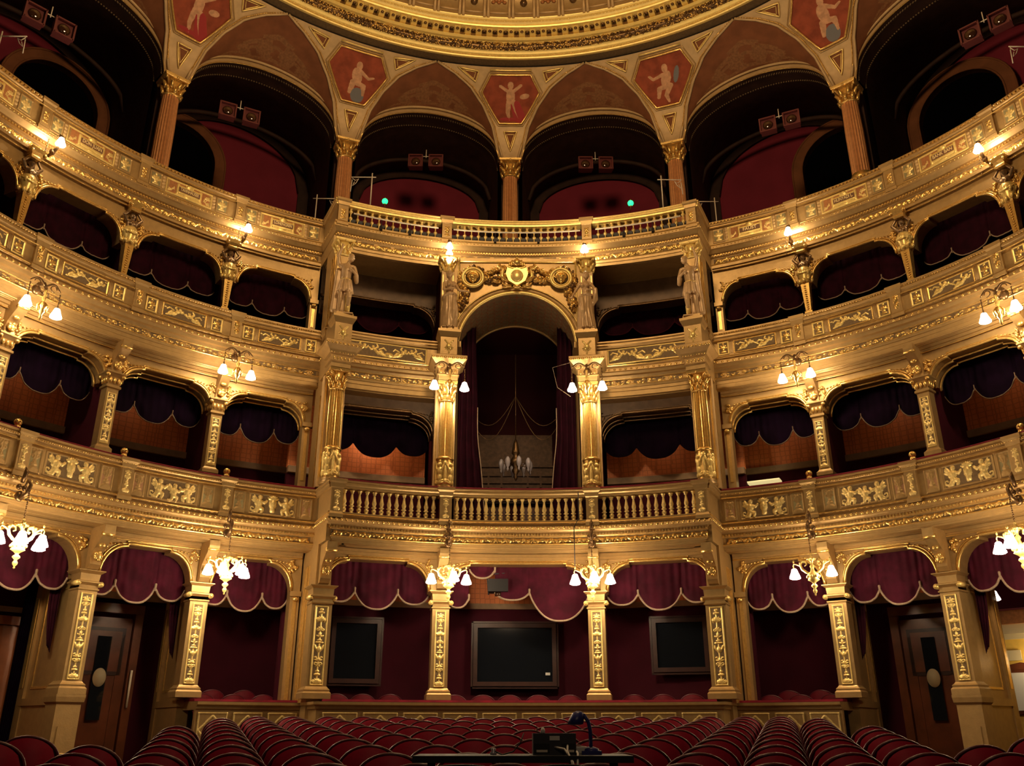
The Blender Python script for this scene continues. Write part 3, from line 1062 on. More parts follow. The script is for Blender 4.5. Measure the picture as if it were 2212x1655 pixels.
BAL1 = baluster(4.47 - 3.99, False).mesh('baluster', ['pale'])
BAL3 = baluster(11.88 - 11.43, True).mesh('baluster', ['brightgold'])
SEGN = {'CL': 'left of centre', 'CM': 'in the middle', 'CR': 'right of centre'}
for ti, T in ((0, T1), (2, T3)):
    zb, zf, zt = TIERS[ti][1:4]
    nb = {0: (13, 18, 13), 2: (13, 18, 13)}[ti]
    for q, seg in enumerate(('CL', 'CM', 'CR')):
        e = bpy.data.objects.new('balustrade', None)
        COL.objects.link(e)
        tag(e, f'gilt {TIERS[ti][4]} balustrade section {SEGN[seg]} of the centre block, with turned balusters', 'balustrade', 'centre block balustrades')
        mb = MB()
        T.sweep(mb, rail_at(zt, (zt - zf) * .9, .07), seg, 0)
        raw('handrail', mb.mesh('handrail', ['tan' if ti == 0 else 'brightgold']), e)
        mb = MB()
        T.sweep(mb, [(-.20, zt), (0.0, zt), (-.02, zt + .05), (-.10, zt + .08), (-.5, zt + .08), (-.5, zt)], seg, 0)
        raw('velvet_armrest', mb.mesh('velvet_armrest', ['velvet']), e)
        mb = MB()
        T.sweep(mb, [(0.03, zb - .02), (0.03, zb + .025), (-.18, zb + .025), (-.18, zb - .02)], seg, 0)
        raw('plinth', mb.mesh('plinth', ['tan']), e)
        if ti == 2:
            mb = MB(); T.sweep(mb, [(-.20, zb), (-.20, zb + .27), (-.23, zb + .27), (-.23, zb)], seg, 0)
            raw('backing_panel', mb.mesh('backing_panel', ['greybox']), e)
        t0, t1 = {'CL': (-24.3, -11.2), 'CM': (-9.0, 9.0), 'CR': (11.2, 24.3)}[seg]
        for k in range(nb[q]):
            th = t0 + (t1 - t0) * (k + .5) / nb[q]
            raw('baluster', BAL1 if ti == 0 else BAL3, e, P(0, th, T.Rc + .07, zb + .02), RZ(0, th))
    for th, nm in ((-25.0, 'at its left corner'), (-10.1, 'left of the middle section'), (10.1, 'right of the middle section'), (25.0, 'at its right corner')):
        h = zf - zb
        e = spawn('balustrade_post', [('post_body', pedestal_mesh(zb, zf, zt, w=.24))], P(0, th, T.Rc + .06, zb), RZ(0, th), f'gilt ornamented post of the {TIERS[ti][4]} centre balustrade, {nm}', 'post', f'{TIERS[ti][4]} balustrade posts')
        raw('ornament', PM['p1' if ti == 0 else 'p3', 0], e, (0, -.125, .02))
# second tier: two straight relief parapets between the statues
def long2(w, h):
    s = shift(NYMPH, -w * .36, h * .12, h * 1.05, h * .45) + shift(flip(NYMPH), -w * .12, h * .05, h * 1.05, h * .45) + shift(NYMPH, w * .16, h * .06, h * 1.0, h * .45) + shift(flip(NYMPH), w * .37, h * .08, h * 1.0, h * .45)
    s += [E(w * .02, h * .28, .095, .055, .03), E(w * .02, h * .28, .05, .028, .045)]
    return s


LONG = panel_mesh('long_relief', 1.86, 0.40, long2(1.86, .40), ['ground', 'brightgold', 'brightgold'], nx=160, ny=36)
for seg, th, sn in (('CL', -17.6, 'left'), ('CR', 17.6, 'right')):
    e = bpy.data.objects.new('balcony_parapet', None)
    COL.objects.link(e)
    tag(e, f'gilt second tier parapet with a long band of dancing figures, {sn} of the central arch', 'balcony parapet', 'second tier centre parapets')
    mb = MB(); T2.sweep(mb, [(0, 7.95), (0, 8.40), (-.16, 8.40), (-.16, 7.95)], seg, 0)
    raw('parapet_body', mb.mesh('parapet_body', ['tan']), e)
    mb = MB(); T2.sweep(mb, rail_at(8.57, .17), seg, 0)
    raw('handrail', mb.mesh('handrail', ['tan']), e)
    mb = MB(); T2.sweep(mb, [(-.20, 8.57), (0.0, 8.57), (-.02, 8.62), (-.10, 8.66), (-.5, 8.66), (-.5, 8.57)], seg, 0)
    raw('velvet_armrest', mb.mesh('velvet_armrest', ['velvet']), e)
    me = LONG
    o = raw('relief_panel', me, e, P(0, th, T2.Rc - .055, 7.985), RZ(0, th))
    o.scale = (1, 1, .98)

# ------------------------------------------------------------------ arches of the boxes
def arch_thing(side, t0, t1, R, zs, zc, zt, T, pw, label, group, mats=('tan', 'gold'), step=0.05, rc=0.46, rz=None, orn=True, deep=1):
    """flat-topped arch with quarter round shoulders; part meshes are curved with the wall"""
    tm = (t0 + t1) / 2
    W = R * R_(t1 - t0) / 2
    u0 = W - pw
    rz = rz or (zc - step - zs)
    o = [(-u0, zs)]
    n = 8
    for k in range(1, n + 1):
        a = PI / 2 * k / n
        o.append((-u0 + rc * (1 - math.cos(a)), zs + rz * math.sin(a)))
    o.append((-u0 + rc, zc)); 
    m = 5
    for k in range(1, m):
        o.append((-u0 + rc + (u0 - rc) * k / m, zc))
    out = o + [(-x, z) for x, z in reversed(o)]
    e = bpy.data.objects.new('box_arch', None)
    COL.objects.link(e)
    tag(e, label, 'arch', group)

    def mp(u, z, dy=0.0):
        return P(side, tm + math.degrees(u / R) * (1), R + dy, z)
    mb = MB()
    N = len(out)
    vs = [mp(u, z) for u, z in out] + [mp(u, zt) for u, z in out]
    fs = [(i, i + 1, N + i + 1, N + i) for i in range(N - 1)]
    for sg in (-1, 1):
        b = len(vs)
        vs += [mp(sg * W, zs), mp(sg * u0, zs), mp(sg * u0, zt), mp(sg * W, zt)]
        fs.append((b, b + 1, b + 2, b + 3))
        b = len(vs)
        vs += [mp(sg * u0, zs), mp(sg * W, zs), mp(sg * W, zs, T), mp(sg * u0, zs, T)]
        fs.append((b, b + 1, b + 2, b + 3))
    b = len(vs)
    vs += [mp(u, z) for u, z in out] + [mp(u, z, T) for u, z in out]
    fs += [(b + i, b + i + 1, b + N + i + 1, b + N + i) for i in range(N - 1)]
    mb.add(vs, fs, 0, False)
    raw('arch_wall', mb.mesh('arch_wall', [mats[0]]), e)
    mb = MB()
    mb.tube([mp(u, z + .02, -.015) for u, z in out], .032, 6, 0)
    mb.tube([mp(u * 1.03, z + .065, -.012) for u, z in out], .014, 5, 0)
    raw('arch_moulding', mb.mesh('arch_moulding', [mats[1]]), e)
    if deep > 1:
        mb = MB()
        for d in range(1, deep):
            mb.tube([mp(u * (1 - .015 * d), z - .035 * d, d * T / deep) for u, z in out], .022, 5, 0)
        raw('inner_moulding', mb.mesh('inner_moulding', [mats[1]]), e)
    if orn:
        for sg in (-1, 1):
            uc = sg * (u0 - rc * .10); zcn = zs + rz * .93
            sh = []
            rr = random.Random(int(t0 * 10) + sg)
            mb = MB()
            for k in range(20):
                a = rr.uniform(0, 2 * PI); r = rr.uniform(0, .17)
                uu = uc + sg * abs(math.cos(a)) * r * .9 - sg * .02; zz = zcn + math.sin(a) * r * .8
                p = mp(uu, zz, -.02)
                mb.ell(p, (rr.uniform(.025, .055), .025, rr.uniform(.018, .036)), 0, 7, 5, Matrix.Rotation(rr.uniform(0, 3), 3, 'Y'))
            for k in range(4):
                p = mp(uc - sg * (.08 + .07 * k), zcn + .06 + .012 * k, -.02)
                mb.ell(p, (.035, .015, .016), 0, 6, 4, Matrix.Rotation(sg * .5, 3, 'Y'))
            raw('spandrel_ornament', mb.mesh('spandrel_ornament', [mats[1]]), e)
    return out, mp


for s, sn in SIDES:
    for i in range(4):
        for lev, (R, zs, zc, zt, T_, pw, tn) in enumerate(((8.98, 2.63, 3.24, 3.46, .34, .19, 'stalls box'), (9.36, 6.5, 6.90, 7.26, .50, .17, 'first tier box'), (9.78, 9.70, 10.24, 10.70, .34, .19, 'second tier box'))):
            t0 = crossing(R)[0] + .2 if i == 0 else AB[i - 1]
            kw = dict(rc=.46, step=.05)
            if lev == 1:
                kw = dict(rc=.42, step=.05, deep=3)
            if lev == 2:
                kw = dict(rc=.42, step=.05)
            if lev == 1:
                zs_ = 6.42
                kw['rz'] = .44
            else:
                zs_ = zs
            arch_thing(s, t0, AB[i], R, zs_, zc, zt, T_, pw, f'gilt {tn} arch, {bay(i, sn)}', f'{tn} arches', ('tan', 'gold') if lev < 2 else ('tan', 'gold'), **kw)
for q, (t0, t1, nm) in enumerate(((-25.6, -10.2, 'left'), (-10.2, 10.2, 'middle'), (10.2, 25.6, 'right'))):
    arch_thing(0, t0, t1, 9.36, 2.63, 3.24, 3.46, .34, .19, f'gilt stalls box arch, {nm} one of the three under the centre balustrade', 'centre stalls arches')
    if q != 1:
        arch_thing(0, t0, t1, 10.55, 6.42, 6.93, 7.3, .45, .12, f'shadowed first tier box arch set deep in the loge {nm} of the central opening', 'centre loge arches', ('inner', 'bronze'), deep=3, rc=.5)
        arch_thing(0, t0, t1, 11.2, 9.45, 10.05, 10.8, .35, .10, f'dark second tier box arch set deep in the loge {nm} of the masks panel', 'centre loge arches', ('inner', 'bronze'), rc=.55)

mb = MB()
for s in (-1, 1):
    for (R, zt) in ((8.98, 3.43), (9.36, 7.22), (9.78, 10.70)):
        a0 = crossing(R)[0] + .3
        sector(mb, s, a0, 76, R - .05, R + .02, zt - .11, zt - .06, 0, 24)
        sector(mb, s, a0, 76, R - .10, R + .02, zt - .06, zt, 0, 24)
        mb.tube([P(s, a0 + (76 - a0) * k / 30, R - .06, zt - .115) for k in range(31)], .013, 5, 1)
sector(mb, 0, -24, 24, 9.30, 9.38, 3.31, 3.37, 0, 20)
sector(mb, 0, -24, 24, 9.24, 9.38, 3.37, 3.43, 0, 20)
struct('trim_12', mb.mesh('arch_cornice', ['tan', 'gold']))

# ------------------------------------------------------------------ pillars of the stalls level
def pillar_parts(w, zb, zt, narrow=False):
    """base at z=0 is the foot of the shaft block; heights relative to zb"""
    h = zt - zb
    a = w / 2
    sh = MB()
    sh.box((0, 0, h * .5), (w, .34, h * .80), 0)
    shaft = sh.mesh('shaft', ['tan'])
    b = MB()
    b.sqlathe([(a + .07, 0), (a + .07, .10), (a + .045, .13), (a + .05, .16), (a + .02, .19), (a, .22)], 0, ry=1)
    base = b.mesh('base', ['tan'])
    c = MB()
    c.sqlathe([(a, h - .36), (a + .02, h - .34), (a + .02, h - .32), (a + .0, h - .31), (a + .0, h - .26), (a + .05, h - .22), (a + .05, h - .20), (a - .0, h - .18), (a + .01, h - .06), (a + .04, h - .04), (a + .07, h - .015), (a + .07, h)], 0)
    for sg in (-1, 1):
        for y in (-.16 - .03, ):
            p0 = (sg * (a + .035), y, h - .235)
            c.tube([(p0[0], y + .20, p0[2]), (p0[0], y - .02, p0[2])], .048, 10, 1)
            c.ell((p0[0], y - .03, p0[2]), (.026, .02, .026), 1)
    c.tube([(-a - .02, -a * .0 - .19, h - .21), (a + .02, -.19, h - .21)], .02, 6, 1)
    cap = c.mesh('capital', ['tan', 'brightgold'])
    pn = relief('ornament_panel', w * .64, h * .70, 24, 170, arab(w * .50, h * .68, .020) + rect_frame(w * .64, h * .70, .012, .016, 2), FLAT, ['ground', 'brightgold', 'brightgold'])
    return base, shaft, cap, pn


def pillar(name_bits, s, th, R, zb, zt, parts, rz=None, foot=None, nside=True):
    base, shaft, cap, pn = parts
    e = spawn('pillar', [('base', base), ('shaft', shaft), ('capital', cap)], P(s, th, R, zb), RZ(s, th) if rz is None else rz, name_bits, 'pillar', 'stalls level pillars')
    h = zt - zb
    raw('ornament_panel', pn, e, (0, -.178, h * .112))
    if foot is not None:
        mb = MB()
        mb.sqlathe([(.25, foot - zb), (.25, foot - zb + .12), (.21, foot - zb + .16), (.21, -.16), (.24, -.12), (.25, -.04), (.25, 0)], 0, ry=.95)
        mb.box((0, -.205, (foot - zb) * .5), (.26, .02, 0.55), 0)
        mb.tube([(.13 * math.cos(a), -.22, foot - zb + .50 + .13 * math.sin(a)) for a in [PI * k / 8 for k in range(9)]], .018, 6, 0)
        raw('pedestal', mb.mesh('pedestal', ['tan']), e)
    return e


PP = pillar_parts(.34, .56, 2.65)
PPW = pillar_parts(.40, .56, 2.65)
for s, sn in SIDES:
    for i, th in enumerate(AB[:3]):
        lab = f'gilt square pillar with candelabra relief at the stalls, between {BAYW[i]} and {BAYW[min(i+1,3)]} bay {sn}' if i < 3 else f'gilt square stalls pillar beyond the outermost bay {sn}'
        pillar(lab, s, th + (.3 if i == 0 else .25), 8.93, .56, 2.65, PP, foot=(-1.0 if i >= 1 else None))
for th, nm in ((-24.9, 'at the left corner of the centre block'), (-9.95, 'left of the three centre boxes middle opening'), (9.95, 'right of the three centre boxes middle opening'), (24.9, 'at the right corner of the centre block')):
    pillar(f'gilt square stalls pillar with candelabra relief {nm}', 0, th, 9.28, .54, 2.65, PPW if abs(th) > 20 else PP)

# corner piers behind the corner columns, from the stalls up to the gallery (radial faces with ornament strips)
for s, sn in SIDES:
    mb = MB()
    for (z0, z1, r0) in ((-1.2, 3.45, 9.2), (3.9, 7.25, 9.45), (7.7, 10.7, 9.65)):
        sector(mb, 0, s * 23.9, s * 25.8, r0, 10.6, z0, z1, 0, 2)
    # side wall between the pier and the first arch
    for (z0, z1, Ra) in ((-1.2, 3.45, 9.0), (3.9, 7.25, 9.4), (7.7, 10.7, 9.85)):
        for (rr, dw) in ((9.75, .012), (10.05, .012)):
            box_local(mb, 0, s * 25.8, rr, s * .01, 0, z0 + .9, z1 - .35, .02, .03, 1)
            box_local(mb, 0, s * 25.8, rr - .15, s * .01, 0, z0 + .9, z1 - .35, .012, .10, 1) if rr > 10 else None
    for (z0, z1, R) in ((-1.2, 2.65, 8.98), (4.6, 6.44, 9.36), (8.5, 9.72, 9.78)):
        ta = crossing(R)[0] + .2
        hw = .17 if z0 > 4 else .19
        th = ta + math.degrees(hw * .5 / R)
        box_local(mb, s, th, R + .18, 0, 0, z0, z1, hw, .36, 0)
        box_local(mb, s, th, R - .005, 0, 0, z0 + .5, z1 - .1, hw * .4, .02, 1)
        box_local(mb, s, th, R - .02, 0, 0, z1 - .10, z1, hw * 1.2, .10, 0)
        mb.ell(P(s, th, R - .06, z1 - .16), (.07, .04, .05), 1, 8, 6)
    struct('wall_pier', mb.mesh('pier', ['tan', 'gold']))

# consoles springing from the pillars to the balconies
cm = MB()
prof = [(0, 0), (.10, .02), (.16, .10), (.14, .22), (.20, .34), (.34, .46), (.50, .58), (.52, .66), (.52, .76), (0, .76)]
cm.prism([(-x, z) for x, z in prof], -.10, .10, 0)
cm.v = [(p[1], p[0], p[2]) for p in cm.v]
CONS = cm.mesh('console_body', ['tan'])
cm = MB()
cm.ell((0, -.20, .24), (.09, .05, .09), 0); cm.ell((0, -.30, .42), (.07, .05, .05), 0)
for k in range(5):
    cm.ell((math.cos(k * 1.25) * .06, -.22, .24 + math.sin(k * 1.25) * .07), (.035, .03, .035), 0)
cm.tube([(-.11, -.47, .6), (.11, -.47, .6)], .04, 8, 0)
CONO = cm.mesh('console_leaf', ['gold'])
for s, sn in SIDES:
    for i, th in enumerate(AB[:3]):
        spawn('console', [('bracket', CONS), ('leaf', CONO)], P(s, th, 8.90, 2.66), RZ(s, th), f'gilt scrolled console under the first tier, {"between "+BAYW[i]+" and "+BAYW[i+1] if i<3 else "beyond the outermost"} bay {sn}', 'console', 'stalls consoles')
        spawn('console', [('bracket', CONS), ('leaf', CONO)], P(s, th, 9.38, 6.52), RZ(s, th), f'gilt scrolled console under the second tier, {"between "+BAYW[i]+" and "+BAYW[i+1] if i<3 else "beyond the outermost"} bay {sn}', 'console', 'first tier consoles', (1, .8, .95))
for th, nm in ((-24.9, 'left corner'), (-9.95, 'left middle'), (9.95, 'right middle'), (24.9, 'right corner')):
    spawn('console', [('bracket', CONS), ('leaf', CONO)], P(0, th, 9.18, 2.66), RZ(0, th), f'gilt scrolled console under the centre balustrade, over the {nm} pillar', 'console', 'centre consoles')

# ------------------------------------------------------------------ round columns and capitals
def corinthian(r, h, leafn=8):
    mb = MB()
    mb.lathe([(r * 1.12, 0), (r * 1.15, h * .05), (r * .98, h * .09), (r, h * .5), (r * 1.25, h * .86), (r * 1.1, h * .88)], 16, 0)
    mb.sqlathe([(r * 1.35, h * .86), (r * 1.5, h * .9), (r * 1.55, h), ], 0)
    for row, (z0, z1, rr) in enumerate(((.08, .42, 1.28), (.35, .70, 1.42))):
        for k in range(leafn):
            a = 2 * PI * (k + .5 * row) / leafn
            ca, sa = math.cos(a), math.sin(a)
            q = [(r * 1.02, z0), (r * 1.12, (z0 + z1) / 2), (r * rr, z1 - .04), (r * (rr + .12), z1 - .08)]
            mb.tube([(x * ca, x * sa, z * h) for x, z in q], [r * .22, r * .26, r * .2, r * .1], 6, 0)
    for k in range(4):
        a = PI / 4 + k * PI / 2
        ca, sa = math.cos(a), math.sin(a)
        mb.tube([(r * 1.0 * ca, r * 1.0 * sa, h * .55), (r * 1.5 * ca, r * 1.5 * sa, h * .82), (r * 1.85 * ca, r * 1.85 * sa, h * .80), (r * 1.8 * ca, r * 1.8 * sa, h * .70)], [r * .12, r * .17, r * .2, r * .12], 6, 0)
        mb.ell((r * 1.35 * math.cos(k * PI / 2), r * 1.35 * math.sin(k * PI / 2), h * .92), r * .22, 0, 6, 5)
    return mb


def caryatid_drum(r, h):
    sh = []
    n = 4
    L = 2 * PI * r
    for k in range(n):
        x = -L / 2 + L * (k + .5) / n
        sh += [E(x, h * .80, r * .26, r * .30, .05), E(x, h * .56, r * .36, h * .16, .045), E(x, h * .32, r * .30, h * .16, .04), C(x - r * .35, h * .62, x - r * .62, h * .78, r * .12, r * .08, .035), C(x + r * .35, h * .62, x + r * .62, h * .78, r * .12, r * .08, .035)]
        sh += leafspray(x, h * .08, r * .7, 90, 6, .03) + [E(x + L / 8, h * .5, r * .14, h * .3, .03), E(x + L / 8, h * .85, r * .25, h * .08, .03), E(x + L / 8, h * .18, r * .2, h * .1, .035)]
    mp = lambda u, v, hh: ((r + hh) * math.sin(u / r), -(r + hh) * math.cos(u / r), v)
    return relief('figure_drum', L, h, 110, 50, sh, mp, ['gold', 'brightgold'])


# first tier round columns on the centre block
rC = .150
m1 = MB(); m1.lathe([(.22, 0), (.22, .05), (.19, .07), (.21, .10), (.17, .14)], 20, 0)
cb = m1.mesh('base', ['tan'])
CARY = caryatid_drum(.17, .60)
m1 = MB(); m1.lathe([(.19, .74), (.20, .77), (.165, .80), (rC, .82)], 20, 0)
ringm = m1.mesh('ring', ['gold'])
m1 = MB(); m1.lathe([(rC, .82), (rC * 1.0, 1.4), (rC * .92, 2.10)], 120, 0, flute=.17, nf=20)
shaftm = m1.mesh('fluted_shaft', ['gold'])
m1 = MB(); m1.X = Matrix.Translation((0, 0, 2.08)); 
capm0 = corinthian(rC * .95, .46); capm0.v = [(x, y, z + 2.08) for x, y, z in capm0.v]
capm = capm0.mesh('capital', ['gold'])
m1 = MB(); m1.box((0, .30, 1.25), (.46, .20, 2.5), 0)
m1.box((-.19, .19, 1.25), (.03, .02, 2.1), 1); m1.box((.19, .19, 1.25), (.03, .02, 2.1), 1)
antam = m1.mesh('pilaster', ['cream', 'gold'])
for th, nm in ((-24.9, 'left corner of the centre block'), (-9.9, 'left side of the central opening'), (9.9, 'right side of the central opening'), (24.9, 'right corner of the centre block')):
    c = P(0, th, 9.30, 4.70)
    e = spawn('column', [('base', cb), ('fluted_shaft', shaftm), ('ring', ringm), ('capital', capm), ('pilaster', antam)], c, RZ(0, th), f'gilt fluted column with figured drum at the {nm}, first tier', 'column', 'first tier centre columns')
    raw('figure_drum', CARY, e, (0, 0, .14))
    # entablature block, pedestal and emblem above
    mb = MB()
    mb.sqlathe([(.21, 0), (.21, .10), (.25, .12), (.22, .14), (.22, .27), (.27, .30), (.30, .36), (.34, .40), (.40, .46), (.40, .54)], 0)
    mb.box((0, .45, .27), (.42, .7, .54), 0)
    for k in range(9):
        mb.ell((-.36 + .09 * k, -.40, .47), (.035, .02, .03), 1, 6, 4)
        mb.ell((-.24 + .06 * k, -.27, .31), (.02, .012, .016), 1, 5, 4)
    for k in range(5):
        mb.ell((-.16 + .08 * k, -.215, .20), (.03, .02, .05), 1, 6, 5)
    blk = mb.mesh('entablature_block', ['tan', 'gold'])
    spawn('entablature_block', [('block_body', blk)], P(0, th, 9.30, 7.26), RZ(0, th), f'projecting gilt entablature block on the column at the {nm}', 'entablature block', 'centre entablature blocks')
    mb = MB()
    mb.sqlathe([(.23, 0), (.23, .06), (.19, .10), (.19, .52), (.21, .54), (.235, .60), (.26, .64), (.26, .70), (.2, .70), (.19, .78)], 0)
    mb.box((0, .4, .35), (.36, .6, .7), 0)
    ped = mb.mesh('pedestal_body', ['tan'])
    em = relief('emblem', .24, .38, 30, 48, [C(-.09, .34, .07, .16, .012, .010, .02), C(.09, .34, -.07, .16, .012, .010, .02), E(0, .19, .06, .07, .035)] + [C(0, .19, .1 * math.cos(a), .19 + .1 * math.sin(a), .008, .005, .014) for a in [PI * 1.1 + .8 * PI * k / 6 for k in range(7)]] + [C(0, .1, 0, .03, .008, .008, .012)], FLAT, ['tan', 'brightgold'])
    e = spawn('statue_pedestal', [('pedestal_body', ped)], P(0, th, 9.30, 7.80), RZ(0, th), f'gilt pedestal with crossed torches emblem at the {nm}', 'pedestal', 'statue pedestals')
    raw('emblem', em, e, (0, -.192, .10), 0)['label'] = 'bright gold crossed torches and shield'

# second tier pilasters behind the statues
pc = corinthian(.15, .40); pc.v = [(x, y, z + 2.55) for x, y, z in pc.v]
pcm = pc.mesh('capital', ['brightgold'])
mb = MB(); mb.box((0, 0.02, 1.28), (.30, .26, 2.56), 0)
pbm = mb.mesh('shaft', ['cream'])
mb = MB()
for u in (-.12, .12):
    mb.box((u, -.12, 1.3), (.02, .02, 2.3), 0)
pfm = mb.mesh('gold_fillet', ['brightgold'])
for th, nm in ((-24.9, 'left corner'), (-9.95, 'left middle'), (9.95, 'right middle'), (24.9, 'right corner')):
    spawn('pilaster', [('shaft', pbm), ('capital', pcm), ('gold_fillet', pfm)], P(0, th, 9.76, 7.75), RZ(0, th), f'gilt second tier pilaster behind the {nm} statue', 'pilaster', 'second tier pilasters')

# first tier square box columns on the sides
def sqcol(w, h):
    a = w / 2
    b = MB(); b.sqlathe([(a + .05, 0), (a + .05, .07), (a + .02, .10), (a, .13)], 0)
    b.sqlathe([(a + .03, -.35), (a + .03, 0)], 0)
    s_ = MB(); s_.box((0, 0, h * .48), (w, w, h * .80), 0)
    c = MB()
    c.sqlathe([(a, h - .34), (a + .03, h - .32), (a + .03, h - .28), (a, h - .26), (a + .02, h - .1), (a + .06, h - .05), (a + .08, h - .03), (a + .08, h)], 0)
    for sx in (-1, 1):
        for sy in (-1, 1):
            c.ell((sx * (a + .04), sy * (a + .04), h - .08), .05, 1, 7, 5)
    for k in range(4):
        an = k * PI / 2
        for j in (-1, 0, 1):
            x, y = (a + .02) * math.cos(an) - j * a * .7 * math.sin(an), (a + .02) * math.sin(an) + j * a * .7 * math.cos(an)
            c.ell((x, y, h - .17), (.035, .035, .07), 1, 6, 5)
    p = relief('ornament_panel', w * .74, h * .64, 16, 96, arab(w * .62, h * .62, .014) + rect_frame(w * .74, h * .64, .010, .012, 2), FLAT, ['ground', 'pale', 'brightgold'])
    return b.mesh('base', ['tan']), s_.mesh('shaft', ['tan']), c.mesh('capital', ['tan', 'gold']), p


CB, CS, CC, CP = sqcol(.235, 1.62)
for s, sn in SIDES:
    for i, th in enumerate(AB[:3]):
        e = spawn('box_column', [('base', CB), ('shaft', CS), ('capital', CC)], P(s, th + .3, 9.30, 4.95), RZ(s, th), f'slender gilt square column of the first tier, {"between "+BAYW[i]+" and "+BAYW[i+1] if i<3 else "beyond the outermost"} bay {sn}', 'column', 'first tier box columns')
        raw('ornament_panel', CP, e, (0, -.12, .16))
        mb = MB()
        mb.cap((0, 0, 0), .055, (0, 0, .10), .06, 0)
        mb.ell((0, 0, .19), (.07, .06, .07), 0, 9, 7)
        mb.ell((0, -.05, .20), (.02, .03, .02), 0)
        if i < 3:
            c = P(s, th - .95, 8.66, 4.70)
            tag(raw('cherub_head', mb.mesh('cherub_head', ['gold']), None, c, RZ(s, th)), f'gilt cherub head on the first tier armrest beside the {BAYW[i]} square column {sn} of centre', 'ornament', 'cherub heads')

# second tier herms: tapering shaft, foliage drum, bust with raised arms
mb = MB()
mb.sqlathe([(.085, 0), (.085, .04), (.062, .06), (.095, .74), (.11, .78)], 0)
for k in range(12):
    mb.ell((0, -.065 - .0028 * k, .10 + .052 * k), (.03, .02, .018), 0, 6, 4)
HS = mb.mesh('tapered_shaft', ['gold'])
mb = MB()
mb.lathe([(.10, .74), (.14, .80), (.115, .90), (.17, 1.02), (.15, 1.12), (.12, 1.18)], 14, 0)
rr = random.Random(3)
for k in range(16):
    a = 2 * PI * k / 8
    z = .84 + .2 * (k // 8) + rr.uniform(-.03, .03)
    mb.ell((.14 * math.cos(a), .14 * math.sin(a), z), (.05, .04, .065), 0, 7, 5)
mb.tube([(.15 * math.cos(t), -abs(.16 * math.sin(t)), 1.10 - .10 * math.sin(t)) for t in [PI * q / 8 for q in range(9)]], .025, 6, 0)
HD = mb.mesh('foliage_drum', ['brightgold'])
mb = MB()
mb.cap((0, 0, 1.14), .10, (0, 0, 1.26), .115); mb.cap((-.07, 0, 1.32), .06, (.07, 0, 1.32), .06)
mb.cap((0, 0, 1.34), .04, (0, -.01, 1.40), .038); mb.ell((0, -.02, 1.455), (.058, .065, .075))
mb.ell((0, -.085, 1.45), (.012, .02, .02)); mb.ell((0, .01, 1.49), (.07, .065, .05))
mb.cap((-.12, 0, 1.33), .045, (-.20, -.03, 1.44), .036); mb.cap((-.20, -.03, 1.44), .034, (-.10, -.02, 1.56), .028); mb.cap((-.10, -.02, 1.56), .026, (-.06, -.02, 1.60), .022)
mb.cap((.12, 0, 1.33), .045, (.20, -.03, 1.44), .036); mb.cap((.20, -.03, 1.44), .034, (.10, -.02, 1.56), .028); mb.cap((.10, -.02, 1.56), .026, (.06, -.02, 1.60), .022)
mb.ell((-.05, -.09, 1.24), (.045, .04, .045)); mb.ell((.05, -.09, 1.24), (.045, .04, .045))
HB = bake(mb, .012, ['silver'], 'bust')
mb = MB()
mb.sqlathe([(.10, 1.56), (.12, 1.60), (.11, 1.64), (.14, 1.70), (.16, 1.78)], 0)
for k in range(4):
    mb.ell((.14 * (1 if k % 2 else -1), .12 * (1 if k // 2 else -1), 1.70), .05, 0, 7, 5)
HC = mb.mesh('cushion_capital', ['gold'])
for s, sn in SIDES:
    for i, th in enumerate(AB[:3]):
        spawn('herm', [('tapered_shaft', HS), ('foliage_drum', HD), ('bust', HB, None, 'darker bust with raised arms'), ('cushion_capital', HC)], P(s, th + .3, 9.70, 8.90), RZ(s, th), f'gilt herm with raised arms holding the gallery, {"between "+BAYW[i]+" and "+BAYW[i+1] if i<3 else "beyond the outermost"} bay {sn}', 'herm', 'second tier herms')

